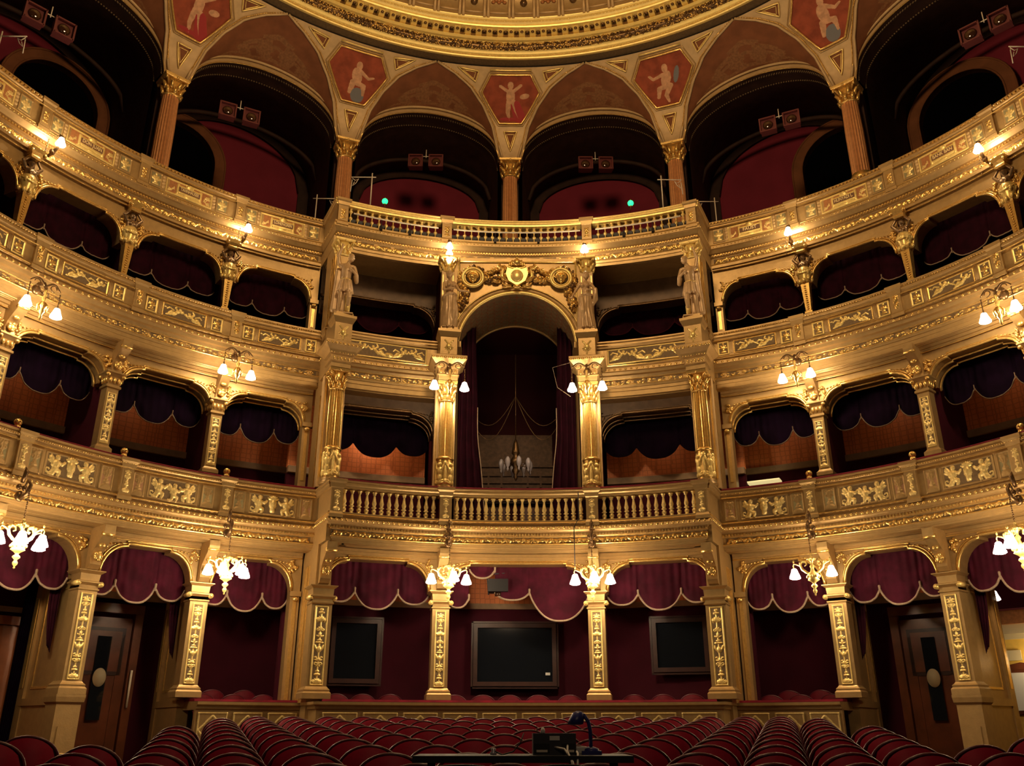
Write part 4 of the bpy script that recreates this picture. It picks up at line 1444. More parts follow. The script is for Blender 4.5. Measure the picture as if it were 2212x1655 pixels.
# ------------------------------------------------------------------ statues
def figure(kind):
    mb = MB()
    c = mb.cap; el = mb.ell
    H = 1.0
    if kind in ('maleL', 'maleR'):
        q = 1 if kind == 'maleL' else -1
        # contrapposto, one arm raised, other across the body, short kilt
        hip = Vector((0, 0, .80)); 
        kn1 = (-.09 * q, -.03, .42); an1 = (-.12 * q, .0, .07)
        kn2 = (.10 * q, -.08, .43); an2 = (.07 * q, .0, .07)
        c((-.07 * q, 0, .78), .085, kn1, .055); c(kn1, .055, an1, .035); c(an1, .035, (-.13 * q, -.10, .03), .028)
        c((.07 * q, 0, .78), .085, kn2, .055); c(kn2, .055, an2, .035); c(an2, .035, (.08 * q, -.12, .03), .028)
        c((0, 0, .82), .12, (0, 0, .90), .115); c((0, 0, .90), .105, (.01 * q, -.01, 1.12), .125); c((.01 * q, -.01, 1.12), .125, (0, 0, 1.22), .11)
        c((-.12 * q, 0, 1.26), .06, (.13 * q, 0, 1.24), .06)
        c((0, 0, 1.28), .045, (.05 * q, -.02, 1.37), .042)
        hd = (.09 * q, -.04, 1.45)
        # raised arm
        c((-.16 * q, 0, 1.27), .048, (-.20 * q, -.02, 1.50), .040); c((-.20 * q, -.02, 1.50), .040, (-.14 * q, -.03, 1.70), .028)
        hp = Vector((-.12 * q, -.03, 1.75)); el(hp, (.03, .02, .035))
        for f in range(4):
            c(hp + Vector((-.02 + .014 * f, 0, .02)), .009, hp + Vector((-.026 + .017 * f, -.01, .06 + (.01 if f in (1, 2) else 0))), .006)
        c(hp + Vector((.025 * q, 0, 0)), .010, hp + Vector((.05 * q, -.01, .03)), .008)
        # bent arm
        c((.17 * q, 0, 1.24), .048, (.24 * q, -.03, 1.02), .038); c((.24 * q, -.03, 1.02), .036, (.12 * q, -.15, 1.10), .028)
        hp = Vector((.09 * q, -.17, 1.11)); el(hp, (.032, .02, .028))
        for f in range(4):
            c(hp + Vector((-.015 * q, 0, -.015 + .011 * f)), .009, hp + Vector((-.05 * q, .0, -.016 + .012 * f)), .006)
        c(hp + Vector((0, -.01, .02)), .009, hp + Vector((-.02 * q, -.015, .045)), .007)
        c((.22 * q, -.02, 1.0), .06, (.24 * q, 0, .88), .05)
        # kilt
        for k in range(11):
            a = PI + PI * k / 10 if False else 2 * PI * k / 11
            c((.115 * math.cos(a), .10 * math.sin(a), .88), .028, (.165 * math.cos(a), .145 * math.sin(a), .58 + .02 * (k % 2)), .034)
        mb.lathe([(.10, .9), (.14, .75), (.165, .60), (.10, .60)], 14)
        # cloak behind
        for k in range(5):
            c((-.18 * q + .03 * k * q, .12, 1.2), .05, (-.24 * q + .05 * k * q, .16, .2), .06)
        mb.box((0, 0, .015), (.42, .34, .04))
    else:
        q = 1 if kind == 'femL' else -1
        # draped woman: skirt to the ground
        hips = .84
        n = 13
        for k in range(n):
            a = 2 * PI * k / n
            sp = .20 if kind == 'femR' else .16
            c((.10 * math.cos(a), .09 * math.sin(a), .90), .045, (.02 * q + (.13 if k % 2 else .15) * math.cos(a), .13 * math.sin(a), .55), .042)
            c(((.13 if k % 2 else .15) * math.cos(a) + .02 * q, .13 * math.sin(a), .55), .04, (sp * math.cos(a) + .01 * (k % 3), (sp - .02) * math.sin(a), .05), .035)
        mb.lathe([(.09, .95), (.14, .7), (.16, .4), (.18, .04)], 14)
        c((.08 * q, -.10, .80), .07, (.06 * q, -.17, .46), .055); c((.06 * q, -.17, .46), .05, (.05 * q, -.12, .08), .035)
        c((.05 * q, -.13, .05), .03, (.05 * q, -.22, .03), .025); c((-.08 * q, -.12, .05), .03, (-.09 * q, -.2, .03), .025)
        c((0, 0, .90), .10, (0, 0, 1.02), .085); c((0, 0, 1.02), .085, (0, -.01, 1.18), .105)
        c((-.10, 0, 1.23), .05, (.10, 0, 1.24), .05)
        el((-.05, -.10, 1.14), .045); el((.05, -.10, 1.14), .045)
        c((0, 0, 1.26), .038, (-.02 * q, -.02, 1.34), .036)
        hd = (-.03 * q, -.04, 1.42)
        if kind == 'femL':
            c((.13, 0, 1.22), .042, (.20, -.10, 1.02), .034); c((.20, -.10, 1.02), .032, (.36, -.16, 1.0), .024); hp = Vector((.39, -.17, .99)); sgx = 1
            c((-.13, 0, 1.22), .042, (-.16, -.06, 1.0), .034); c((-.16, -.06, 1.0), .032, (.02, -.15, 1.02), .024); h2 = Vector((.05, -.155, 1.03))
        else:
            c((-.13, 0, 1.22), .042, (-.24, -.04, 1.02), .036); c((-.24, -.04, 1.02), .034, (-.30, -.12, .86), .024); hp = Vector((-.31, -.13, .82)); sgx = -1
            c((.13, 0, 1.22), .042, (.23, -.05, 1.04), .036); c((.23, -.05, 1.04), .034, (.10, -.15, 1.0), .024); h2 = Vector((.06, -.16, 1.0))
            for k in range(6):
                c((.24, -.05, 1.04 - .02 * k), .05, (.26 - .02 * k, -.02, .78 - .03 * k), .035)
        for hh, sx in ((hp, sgx), (h2, 1 if kind == 'femL' else -1)):
            el(hh, (.028, .02, .026))
            for f in range(4):
                c(hh + Vector((.015 * sx, 0, -.014 + .010 * f)), .008, hh + Vector((.055 * sx, -.01, -.018 + .012 * f)), .006)
            c(hh + Vector((0, -.01, .015)), .008, hh + Vector((.02 * sx, -.02, .04)), .007)
        mb.box((0, 0, .015), (.40, .34, .04))
        # sash across the hips
        mb.tube([(.15 * math.cos(a), .14 * math.sin(a), .86 + .05 * math.cos(a + 1)) for a in [2 * PI * k / 14 for k in range(14)]], .035, 6, closed=True)
    hx, hy, hz = hd
    el(hd, (.068, .080, .095), None, 14, 10)
    el((hx, hy - .078, hz - .005), (.013, .022, .026)); el((hx, hy - .065, hz - .055), (.026, .016, .010)); el((hx, hy - .055, hz - .08), (.026, .022, .018))
    for e_ in (-1, 1):
        el((hx + e_ * .026, hy - .068, hz + .012), (.014, .010, .008)); el((hx + e_ * .068, hy, hz - .005), (.012, .02, .028))
    el((hx, hy - .062, hz + .035), (.048, .02, .012))
    # curls
    rr = random.Random(len(kind) + int(hx * 100))
    for k in range(22):
        a = rr.uniform(0, 2 * PI); ph = rr.uniform(0, 1.25)
        x, y, z = math.sin(ph) * math.cos(a), math.sin(ph) * math.sin(a), math.cos(ph)
        if y < -.55 and z < .6:
            continue
        el((hx + x * .072, hy + .012 + y * .082, hz + .012 + z * .095), rr.uniform(.018, .028))
    if kind[:3] == 'fem':
        el((hx, hy + .09, hz + .0), .045)
    return bake(mb, .0115, ['stone'], 'statue_body', 3)


STAT = [('maleL', -24.9, 'gilded statue of a youth in a kilt raising one arm, left corner pedestal', -.0),
        ('femL', -9.9, 'gilded statue of a woman reaching sideways, left of the central arch', .25),
        ('femR', 9.9, 'gilded statue of a heavily draped woman with dark hair, right of the central arch', -.1),
        ('maleR', 24.9, 'gilded statue of a youth with one arm raised, right corner pedestal', .0)]
for kind, th, lab, tw in STAT:
    me = figure(kind)
    mb = MB()
    belt = []
    if kind.startswith('male'):
        mb.tube([(.125 * math.cos(a), -.0 + .115 * math.sin(a), .885) for a in [2 * PI * k / 16 for k in range(16)]], .016, 6, closed=True)
        q = 1 if kind == 'maleL' else -1
        mb.lathe([(.05, 0), (.055, .1), (.06, .2), (.05, .22)], 10, c=(.085 * q, -.02, .10))
        belt = [('gilt_belt', mb.mesh('gilt_belt', ['brightgold']), None, 'bright gold belt and boot')]
    spawn('statue', [('figure_body', me)] + belt, P(0, th, 9.27, 8.56), RZ(0, th) * .5 + tw, lab, 'statue', 'statues on the centre block')

# ------------------------------------------------------------------ the great central arch (second tier) with its masks panel
e = bpy.data.objects.new('central_arch', None)
COL.objects.link(e)
tag(e, 'great round gilt arch over the central box, with a coffered barrel behind it', 'arch')
YA = 18.78; ZS = 8.36; RA = 1.40; XO = -0.01
NA = 32
mb = MB()
arc = [(XO + RA * math.cos(PI - PI * k / NA), ZS + RA * math.sin(PI - PI * k / NA)) for k in range(NA + 1)]
N = len(arc)
vs = [(x, YA, z) for x, z in arc] + [(x, YA, 10.72) for x, z in arc]
mb.add(vs, [(i, i + 1, N + i + 1, N + i) for i in range(N - 1)], 0, False)
for sg in (-1, 1):
    mb.add([(sg * 1.39, YA, 7.2), (sg * 1.62, YA, 7.2), (sg * 1.62, YA, 10.72), (sg * 1.39, YA, 10.72)], [(0, 1, 2, 3)], 0, False)
    mb.add([(sg * 1.40, YA, 3.9), (sg * 1.40, YA + 1.8, 3.9), (sg * 1.40, YA + 1.8, ZS), (sg * 1.40, YA, ZS)], [(0, 1, 2, 3)], 2, False)
    mb.box((sg * 1.38, YA - .02, ZS - .06), (.14, .5, .14), 0)
raw('arch_wall', mb.mesh('arch_wall', ['tan', 'gold', 'tan']), e)
mb = MB()
mb.tube([(XO + (x - XO) * 1.0, YA - .04, z) for x, z in arc], .045, 8, 0)
mb.tube([(XO + (x - XO) * 1.06, YA - .02, ZS + (z - ZS) * 1.06) for x, z in arc], .04, 8, 1)
mb.tube([(XO + (x - XO) * 1.115, YA - .02, ZS + (z - ZS) * 1.115) for x, z in arc], .018, 6, 0)
raw('archivolt', mb.mesh('archivolt', ['brightgold', 'cream']), e)
sh = []
LB = PI * RA
for a in range(24):
    for b in range(9):
        sh.append(E(-LB / 2 + LB * (a + .5) / 24, 1.8 * (b + .5) / 9, .062, .07, .03))
        sh.append(E(-LB / 2 + LB * (a + 1) / 24, 1.8 * (b + 1) / 9, .02, .02, .03))
bar = relief('coffered_vault', LB, 1.8, 150, 60, sh, lambda u, v, h: (XO + (RA - h * .6) * math.sin(u / RA), YA + .02 + v, ZS + (RA - h * .6) * math.cos(u / RA)), ['brown', 'ground'], .003)
raw('coffered_vault', bar, e)
mb = MB()
mb.tube([(XO + RA * .985 * math.cos(PI * k / NA), YA + 1.8, ZS + RA * .985 * math.sin(PI * k / NA)) for k in range(NA + 1)], .04, 6, 0)
raw('rear_rim', mb.mesh('rear_rim', ['tan']), e)
# panel frame
mb = MB()
for a, b in (((-1.42, 10.60), (1.42, 10.60)), ((-1.42, 10.62), (-1.42, 8.9)), ((1.42, 10.62), (1.42, 8.9))):
    mb.tube([(a[0], YA - .02, a[1]), (b[0], YA - .02, b[1])], .022, 6, 0)
raw('panel_border', mb.mesh('panel_border', ['brightgold']), e)

# masks in wreaths and the crest
def garland(pts, n, r, rr):
    mb = MB()
    for i in range(n):
        q = i / (n - 1) * (len(pts) - 1)
        a = int(min(q, len(pts) - 2)); f = q - a
        p = Vector(pts[a]).lerp(Vector(pts[a + 1]), f)
        mb.ell((p.x + rr.uniform(-r, r) * .8, p.y - rr.uniform(0, r), p.z + rr.uniform(-r, r) * .8), (rr.uniform(.5, 1.0) * r, r * .6, rr.uniform(.35, .7) * r), rr.choice((0, 0, 1)), 6, 5, Matrix.Rotation(rr.uniform(0, 3), 3, 'Y'))
    return mb


for sg, nm in ((-1, 'left'), (1, 'right')):
    mb = MB()
    mb.tube([(.185 * math.cos(a), -.03, .185 * math.sin(a)) for a in [2 * PI * k / 28 for k in range(28)]], .030, 8, 0, True)
    mb.tube([(.145 * math.cos(a), -.03, .145 * math.sin(a)) for a in [2 * PI * k / 24 for k in range(24)]], .014, 6, 0, True)
    ringme = mb.mesh('round_frame', ['brightgold'])
    mb = MB()
    mb.ell((0, -.03, 0), (.085, .06, .105), None, 12, 8); mb.ell((0, -.09, -.005), (.018, .025, .032)); mb.cap((-.055, -.07, .04), .016, (-.012, -.08, .03), .014); mb.cap((.055, -.07, .04), .016, (.012, -.08, .03), .014)
    mb.ell((0, -.07, -.06), (.035, .02, .014)); mb.ell((0, -.05, -.095), (.03, .03, .03))
    for k in range(12):
        a = PI * k / 11
        mb.ell((.09 * math.cos(a), -.02, .02 + .105 * math.sin(a)), .026)
    face = bake(mb, .009, ['gold'], 'mask_face', 1)
    mb = MB(); mb.lathe([(.16, -.01), (.16, 0)], 20, 0)
    mb.v = [(x, z, y) for x, y, z in mb.v]
    back = mb.mesh('disc', ['ground'])
    e = spawn('theatre_mask', [('round_frame', ringme), ('mask_face', face), ('disc', back)], (sg * 1.06 - .01, YA - .09, 10.12), 0, f'gilt theatre mask in a round wreath, {nm} of the crest above the central arch', 'mask', 'theatre masks', (1.32, 1.2, 1.32))
rr = random.Random(11)
for sg, nm in ((-1, 'left'), (1, 'right')):
    pts = [(sg * .22, YA - .02, 10.25), (sg * .5, YA - .02, 10.08), (sg * .80, YA - .02, 10.12), (sg * .88, YA - .02, 10.30), (sg * 1.1, YA - .02, 10.38), (sg * 1.32, YA - .02, 10.22), (sg * 1.36, YA - .02, 9.98), (sg * 1.2, YA - .02, 9.80), (sg * 1.3, YA - .02, 9.55), (sg * 1.38, YA - .02, 9.35)]
    mb = garland(pts, 330, .085, rr)
    mb2 = garland([(sg * .3, YA - .02, 10.42), (sg * .55, YA - .02, 10.36), (sg * .75, YA - .02, 10.22)], 90, .06, rr)
    mb.add([tuple(v) for v in mb2.v], mb2.f, 0, True)
    tag(raw('leaf_garland', mb.mesh('leaf_garland', ['gold', 'bronze'])), f'gilt leaf garland winding round the {nm} mask above the central arch', 'garland', 'leaf garlands')
mb = MB()
mb.prism([(-.17, .20), (-.20, .05), (-.15, -.12), (0, -.24), (.15, -.12), (.20, .05), (.17, .20), (.08, .16), (0, .20), (-.08, .16)], -.05, .02, 0)
mb.ell((0, -.05, -.01), (.115, .06, .15), 1, 12, 8)
shield = mb.mesh('shield', ['brightgold', 'brightgold'])
mb = MB()
mb.tube([(.15 * math.cos(a), -.02, .24 + .05 * math.sin(a)) for a in [2 * PI * k / 14 for k in range(14)]], .022, 6, 0, True)
for k in range(5):
    a = PI * k / 4
    mb.cap((.14 * math.cos(a), -.03, .26), .022, (.12 * math.cos(a), -.03, .34 + .06 * math.sin(a)), .014, 0)
mb.ell((0, -.03, .33), (.09, .05, .08), 0); mb.ell((0, -.03, .43), .03, 0)
crown = mb.mesh('crown', ['gold'])
mb = MB()
for sg in (-1, 1):
    mb.tube([(sg * .17, -.04, -.15), (sg * .27, -.04, -.02), (sg * .24, -.04, .14), (sg * .33, -.04, .22), (sg * .30, -.04, .30)], [.03, .04, .035, .03, .015], 6, 0)
    mb.tube([(sg * .10, -.04, -.26), (sg * .22, -.04, -.24), (sg * .26, -.04, -.16)], [.04, .03, .015], 6, 0)
    for k in range(5):
        mb.ell((sg * (.24 + .02 * k), -.04, -.1 + .09 * k), (.03, .02, .045), 0, 6, 5)
mb.ell((0, -.05, -.28), (.08, .05, .05), 0)
scr = mb.mesh('scrollwork', ['gold'])
spawn('crest', [('shield', shield), ('crown', crown), ('scrollwork', scr)], (-.01, YA - .10, 10.16), 0, 'gilt crowned shield crest at the top of the central arch', 'crest', None, (1.35, 1.3, 1.12))

# ------------------------------------------------------------------ gallery columns, coves, painted spandrels and the dome ring
STEP = 21.35
cb0 = MB(); cb0.lathe([(.28, 0), (.28, .1), (.24, .14), (.23, .2)], 20, 0)
GB = cb0.mesh('base', ['gold'])
cb0 = MB(); cb0.lathe([(.215, .2), (.215, 1.4), (.195, 2.28)], 120, 0, flute=.10, nf=20)
GS = cb0.mesh('fluted_shaft', ['shaftrose'])
gc = corinthian(.20, .52); gc.v = [(x, y, z + 2.26) for x, y, z in gc.v]
GC = gc.mesh('capital', ['gold'])
for k, nm in ((-2, 'far left'), (-1, 'left of the middle one'), (0, 'in the middle of the gallery'), (1, 'right of the middle one'), (2, 'far right')):
    spawn('gallery_column', [('base', GB), ('fluted_shaft', GS), ('capital', GC)], P(9, k * STEP, 12.35, 12.14), RZ(9, k * STEP), f'rose gilt fluted column carrying the dome arches, {nm}', 'column', 'gallery columns')

HT = [(0, 1.30), (.14, 1.65), (.43, 2.45), (.64, 3.75), (.82, 5.7), (.92, 7.9), (1.0, 10.6)]


def wa(h):
    return float(np.interp(h, [a for a, b in HT], [b for a, b in HT]))


def cove(th, h, lift=0.0):
    a = P(9, th, 12.22); b = P(8, th * 1.125, 9.80)
    q = h ** 1.8
    p = a.lerp(b, q)
    p.z = 14.93 + 2.24 * h
    if lift:
        d = Vector((-.15, 9, 14)) - p
        d.normalize()
        p = p + d * lift
    return p


def arch_pt(mid, s, r, zt=0.0, k=1.0):
    a = (STEP / 2 - 1.0) * k
    z = 14.95 + (1.56 + zt) * math.sqrt(max(0, 1 - s * s))
    return P(9, mid + a * s, r, z)


def painted_figure(v):
    """seated / standing nude putto-like figure for a ceiling painting, about 1 unit high; materials 1 skin, 2 slate, 3 crimson"""
    if v == 0:
        return [E(.02, .80, .06, .08, .01), E(0, .58, .10, .16, .01, 8), C(.06, .70, .24, .58, .04, .03, .01), C(.24, .58, .34, .62, .03, .02, .01), C(0, .44, .16, .40, .07, .05, .01), C(.16, .40, .16, .18, .05, .03, .01), C(-.06, .44, -.10, .2, .06, .04, .01), E(.06, .16, .13, .16, .012, 0, 2)]
    if v == 1:
        return [E(0, .86, .06, .07, .01), E(0, .62, .09, .16, .01), C(-.04, .72, -.22, .84, .035, .03, .01), C(.04, .72, .22, .86, .035, .03, .01), C(-.03, .5, -.06, .26, .06, .04, .01), C(-.06, .26, -.02, .06, .04, .02, .01), C(.05, .5, .10, .28, .06, .04, .01), C(.10, .28, .16, .10, .04, .02, .01), C(.10, .44, .20, .10, .10, .13, .012, 3), E(.30, .62, .10, .05, .008, 20), E(-.02, .08, .2, .04, .008, 0, 3)]
    return [E(.04, .80, .06, .08, .01), E(.04, .58, .10, .15, .01, -14), C(-.02, .68, -.22, .62, .04, .03, .01), C(-.22, .62, -.30, .70, .03, .02, .01), C(.06, .42, -.12, .40, .08, .05, .01), C(-.12, .40, -.16, .2, .05, .03, .01), C(.10, .42, 0, .22, .06, .04, .01), C(0, .22, .04, .06, .04, .02, .01), E(.26, .62, .05, .16, .008, -12, 2)]


PNT = ['a boy with a slate shield', 'a standing nude with crimson cloth', 'a seated winged boy']
for k in range(-3, 4):
    thc = k * STEP
    mb = MB()
    nu, nh = 14, 26
    vs = [cove(thc + wa(j / nh) * (-1 + 2 * i / nu), j / nh) for j in range(nh + 1) for i in range(nu + 1)]
    fs = [(j * (nu + 1) + i, j * (nu + 1) + i + 1, (j + 1) * (nu + 1) + i + 1, (j + 1) * (nu + 1) + i) for j in range(nh) for i in range(nu)]
    mb.add(vs, fs, 0, True)
    # foot of the spandrel above the capital
    for sg in (-1, 1):
        mb.tube([cove(thc + sg * wa(j / nh), j / nh, .0) for j in range(nh + 1)], .035, 6, 0)
        mb.tube([cove(thc + sg * (wa(j / nh) - .35), j / nh, .02) for j in range(nh)], .013, 5, 1)
        for j in range(110):
            h = j / 110
            p = cove(thc + sg * (wa(h) - .62 + .3), h, .035)
            mb.ell(p, .017, 1, 5, 4)
    struct('ceiling_spandrel', mb.mesh('spandrel', ['cove', 'gold']))
    if abs(k) == 3:
        continue
    # hexagonal painting
    def hexhw(h):
        return float(np.interp(h, [.46, .77, .93], [1.45, 3.9, 2.75]))
    h0, h1 = .46, .93
    L = 1.0
    fg = painted_figure({-2: 1, -1: 0, 0: 1, 1: 2, 2: 0}.get(k, k % 3))
    if k in (-2,):
        fg = shift(fg, 0, 0, 1.0)
    mp = (lambda thc: lambda u, v, hh: tuple(cove(thc + u * 4.4 * 2, h0 + v * (h1 - h0), .012 + hh)))(thc)
    msk = lambda u, v: abs(u * 4.4 * 2) < hexhw(h0 + v * (h1 - h0))
    fg2 = shift(fg, 0, .03, .74)
    fg2 = [(s[0], s[1], s[2] / .74 * .90, s[3], s[4] / .74 * .90, s[5], s[6], .006, s[8]) if s[0] == 'c' else (s[0], s[1], s[2] / .74 * .90, s[3], s[4] * 1.3, s[5], .006, s[7]) for s in fg2]
    paint = relief('painted_canvas', 1.0, 1.0, 170, 170, fg2, mp, ['paintred', 'skin', 'paintblue', 'paintcrim'], .001, msk)
    side = {-3: 'outermost left', -2: 'far left', -1: 'left of the middle', 0: 'in the middle', 1: 'right of the middle', 2: 'far right', 3: 'outermost right'}[k]
    e = bpy.data.objects.new('ceiling_painting', None)
    COL.objects.link(e)
    e.location = (0, 0, 0)
    tag(e, f'red hexagonal ceiling painting of {PNT[{-2: 1, -1: 0, 0: 1, 1: 2, 2: 0}.get(k, k % 3)]}, spandrel {side}', 'painting', 'hexagonal ceiling paintings')
    raw('canvas', paint, e)
    hexa = [(-1.45, .46), (-3.9, .77), (-2.75, .93), (2.75, .93), (3.9, .77), (1.45, .46)]
    pts = []
    for a, b in zip(hexa, hexa[1:] + hexa[:1]):
        for q in range(5):
            pts.append((a[0] + (b[0] - a[0]) * q / 5, a[1] + (b[1] - a[1]) * q / 5))
    mb = MB()
    mb.tube([cove(thc + a * 1.04, b, .03) for a, b in pts], .028, 6, 0, True)
    mb.tube([cove(thc + a * 1.14, .5 * .0 + .70 + (b - .70) * 1.09, .015) for a, b in pts], .016, 6, 1, True)
    raw('frame', mb.mesh('frame', ['gold', 'tan']), e)
    mb = MB()
    mb.tube([cove(thc - 3.0 + 6.0 * q / 6, .968, .05) for q in range(7)], .026, 5, 0)
    raw('top_bar', mb.mesh('top_bar', ['brightgold']), e)
    # small gilt triangles
    def tri(pts2, nm_, m_):
        mb = MB()
        out = []
        for a, b in zip(pts2, pts2[1:] + pts2[:1]):
            out += [(a[0] + (b[0] - a[0]) * q / 4, a[1] + (b[1] - a[1]) * q / 4) for q in range(4)]
        mb.tube([cove(thc + a, b, .03) for a, b in out], .024, 5, 0, True)
        cx = sum(a for a, b in pts2) / 3; cy = sum(b for a, b in pts2) / 3
        mb.tube([cove(thc + cx + (a - cx) * .62, cy + (b - cy) * .62, .02) for a, b in out], .012, 5, 0, True)
        mb.add([cove(thc + a, b, .008) for a, b in pts2], [(0, 1, 2)], 1, False)
        raw('triangular_panel', mb.mesh('triangular_panel', [m_, 'brown']), e)
    tri([(-.85, .37), (.85, .37), (0, .13)], 'low', 'brightgold')
    tri([(-4.6, .955), (-7.6, .975), (-5.0, .86)], 'l', 'brightgold')
    tri([(4.6, .955), (7.6, .975), (5.0, .86)], 'r', 'brightgold')

# painted lunettes over the arches, archivolts, barrel vaults of the gallery and its red back walls
LUN = []
for j in range(24):
    rr = random.Random(j)
figs = []
for x in (-.32, -.1, .12, .34):
    figs += [E(x, .44, .05, .07, .01), E(x, .30, .07, .14, .01), C(x, .2, x + .05, .06, .05, .03, .01), C(x, .36, x + (.16 if x < 0 else -.16), .34, .03, .02, .01)]
figs += spiral(-.55, .22, .12, 1, 0, 1, .02, .01) + spiral(.55, .22, .12, 1, 180, -1, .02, .01) + [C(-.62, .05, .62, .05, .02, .02, .01), E(0, .58, .09, .05, .01), E(-.2, .50, .08, .04, .01), E(.2, .50, .08, .04, .01)]
for k in range(-3, 3):
    mid = (k + .5) * STEP
    def cell(u, v, hh, mid=mid, k=k):
        s = max(-1, min(1, u))
        a = arch_pt(mid, s, 12.2)
        h = 1 - abs(s)
        col = mid + (STEP / 2) * (1 if s > 0 else -1)
        g = cove(col - (1 if s > 0 else -1) * wa(h), h)
        p = a.lerp(g, v)
        if hh:
            p = p + Vector((0, -hh * .5, -hh * .5))
        return tuple(p)
    me = relief('lunette', 2.0, 1.0, 100, 30, shift(figs, 0, .08, .85, .5), cell, ['brown', 'brown2'], .001)
    struct('ceiling_lunette', me)
    mb = MB()
    n = 32
    for zt, r, kk, rad, m_ in ((0.0, 12.14, 1.0, .035, 0), (-.16, 12.18, .955, .020, 1)):
        mb.tube([arch_pt(mid, -1 + 2 * i / n, r, zt, kk) for i in range(n + 1)], rad, 6, m_)
    ring = []
    for (r, zt, kk) in ((12.20, 0.0, 1.0), (12.16, -.17, .95), (12.75, -.20, .94)):
        ring.append([arch_pt(mid, -1 + 2 * i / n, r, zt, kk) for i in range(n + 1)])
    for q in (0, 1):
        vs = ring[q] + ring[q + 1]
        mb.add(vs, [(i, i + 1, n + 2 + i, n + 1 + i) for i in range(n)], 2 if q == 0 else 3, True)
    for i in range(90):
        p = arch_pt(mid, math.sin(PI * (i / 89 - .5)), 12.3, -.20, .942)
        mb.ell(p, (.022, .05, .018), 4, 5, 4)
        p = arch_pt(mid, math.sin(PI * (i / 89 - .5)), 12.7, -.215, .935)
        mb.ell(p, (.026, .03, .018), 4, 5, 4)
    struct('trim_7', mb.mesh('archivolt', ['cove', 'gold', 'cove', 'dark', 'ground']))
    # barrel vault to the rear wall
    mb = MB()
    side_bay = k not in (-1, 0)
    rb = 15.0 if not side_bay else 15.4
    kb = .84 if not side_bay else .90
    ztb = -.28 if not side_bay else .35
    A_ = [arch_pt(mid, -1 + 2 * i / n, 12.75, -.20, .94) for i in range(n + 1)]
    B_ = [arch_pt(mid, -1 + 2 * i / n, rb, ztb, kb) for i in range(n + 1)]
    mb.add(A_ + B_, [(i, i + 1, n + 2 + i, n + 1 + i) for i in range(n)], 0, True)
    for sg in (0, n):
        a, b = A_[sg], B_[sg]
        mb.add([a, b, (b.x, b.y, 11), (a.x, a.y, 11)], [(0, 1, 2, 3)], 0, False)
    mid_r = [arch_pt(mid, -1 + 2 * i / n, (12.75 + rb) / 2 + .35, -.33, .86 if not side_bay else .93) for i in range(n + 1)]
    mb.tube(mid_r, .07, 6, 1)
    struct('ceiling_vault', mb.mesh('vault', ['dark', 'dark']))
    mb = MB()
    B2 = [arch_pt(mid, -1 + 2 * i / n, rb - .02, ztb, kb) for i in range(n + 1)]
    base = [Vector((p.x, p.y, 11.0)) for p in B2]
    mb.add(B2 + base, [(i, i + 1, n + 2 + i, n + 1 + i) for i in range(n)], 0, False)
    struct('wall_gallery', mb.mesh('red_wall', ['galred']))
    mb = MB()
    vs = []
    for (kk, zt) in ((kb, ztb), (kb * .87, ztb - .22)):
        for i in range(n + 1):
            s = -1 + 2 * i / n
            p = arch_pt(mid, s, rb - .10, zt, kk)
            vs.append(p)
    mb.add(vs, [(i, i + 1, n + 2 + i, n + 1 + i) for i in range(n)], 0, False)
    for sg in (0, n):
        a, b = vs[sg], vs[n + 1 + sg]
        mb.add([a, b, (b.x, b.y, 11), (a.x, a.y, 11)], [(0, 1, 2, 3)], 0, False)
    mb.tube([arch_pt(mid, -1 + 2 * i / n, rb - .12, ztb - .22, kb * .87) for i in range(n + 1)], .02, 5, 0)
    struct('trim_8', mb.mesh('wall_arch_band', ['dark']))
    if side_bay:
        # arched doorway with a painted surround at the outer side of the red wall
        sg = 1 if k >= 0 else -1
        off = sg * (5.8 if k in (-2, 1) else -3.4)
        mb = MB()
        R0 = rb - .3
        wR = 1.36
        def dp(x, z, r=R0):
            return P(9, mid + off + math.degrees(x / R0), r, z)
        m = 20
        oc = [dp(-wR, 11)] + [dp(wR * math.cos(PI - PI * i / m), 14.85 + wR * math.sin(PI * i / m)) for i in range(m + 1)] + [dp(wR, 11)]
        ic = [dp(-wR * .8, 11, R0)] + [dp(wR * .8 * math.cos(PI - PI * i / m), 14.85 + wR * .8 * math.sin(PI * i / m)) for i in range(m + 1)] + [dp(wR * .8, 11)]
        N = len(oc)
        mb.add(oc + ic, [(i, i + 1, N + i + 1, N + i) for i in range(N - 1)], 0, False)
        ic2 = [p + (P(9, mid + off, 1) - P(9, mid + off, 0)) * .25 for p in ic]
        mb.add(ic + ic2, [(i, i + 1, N + i + 1, N + i) for i in range(N - 1)], 0, False)
        mb.tube(oc, .03, 5, 0); mb.tube(ic, .03, 5, 0)
        e = bpy.data.objects.new('doorway_arch', None)
        COL.objects.link(e)
        tag(e, f'brown painted arch round a dark doorway at the back of the gallery, {["far left", "left"][k + 3] if k < 0 else ["", "right", "far right"][k]} bay', 'arch', 'gallery doorway arches')
        raw('surround', mb.mesh('surround', ['brown']), e)
        mb = MB()
        cc = dp(0, 12.5)
        mb.add(ic2, [tuple(range(N))], 0, False)
        raw('dark_opening', mb.mesh('dark_opening', ['hole']), e)
        mb = MB()
        q = dp(-sg * wR * .9, 12.9, R0 - .12)
        mb.sqlathe([(.05, 0), (.04, .8), (.07, .86), (.05, .88), (.12, .97), (.13, 1.0)], 0, c=q)
        raw('impost', mb.mesh('impost', ['gold']), e)

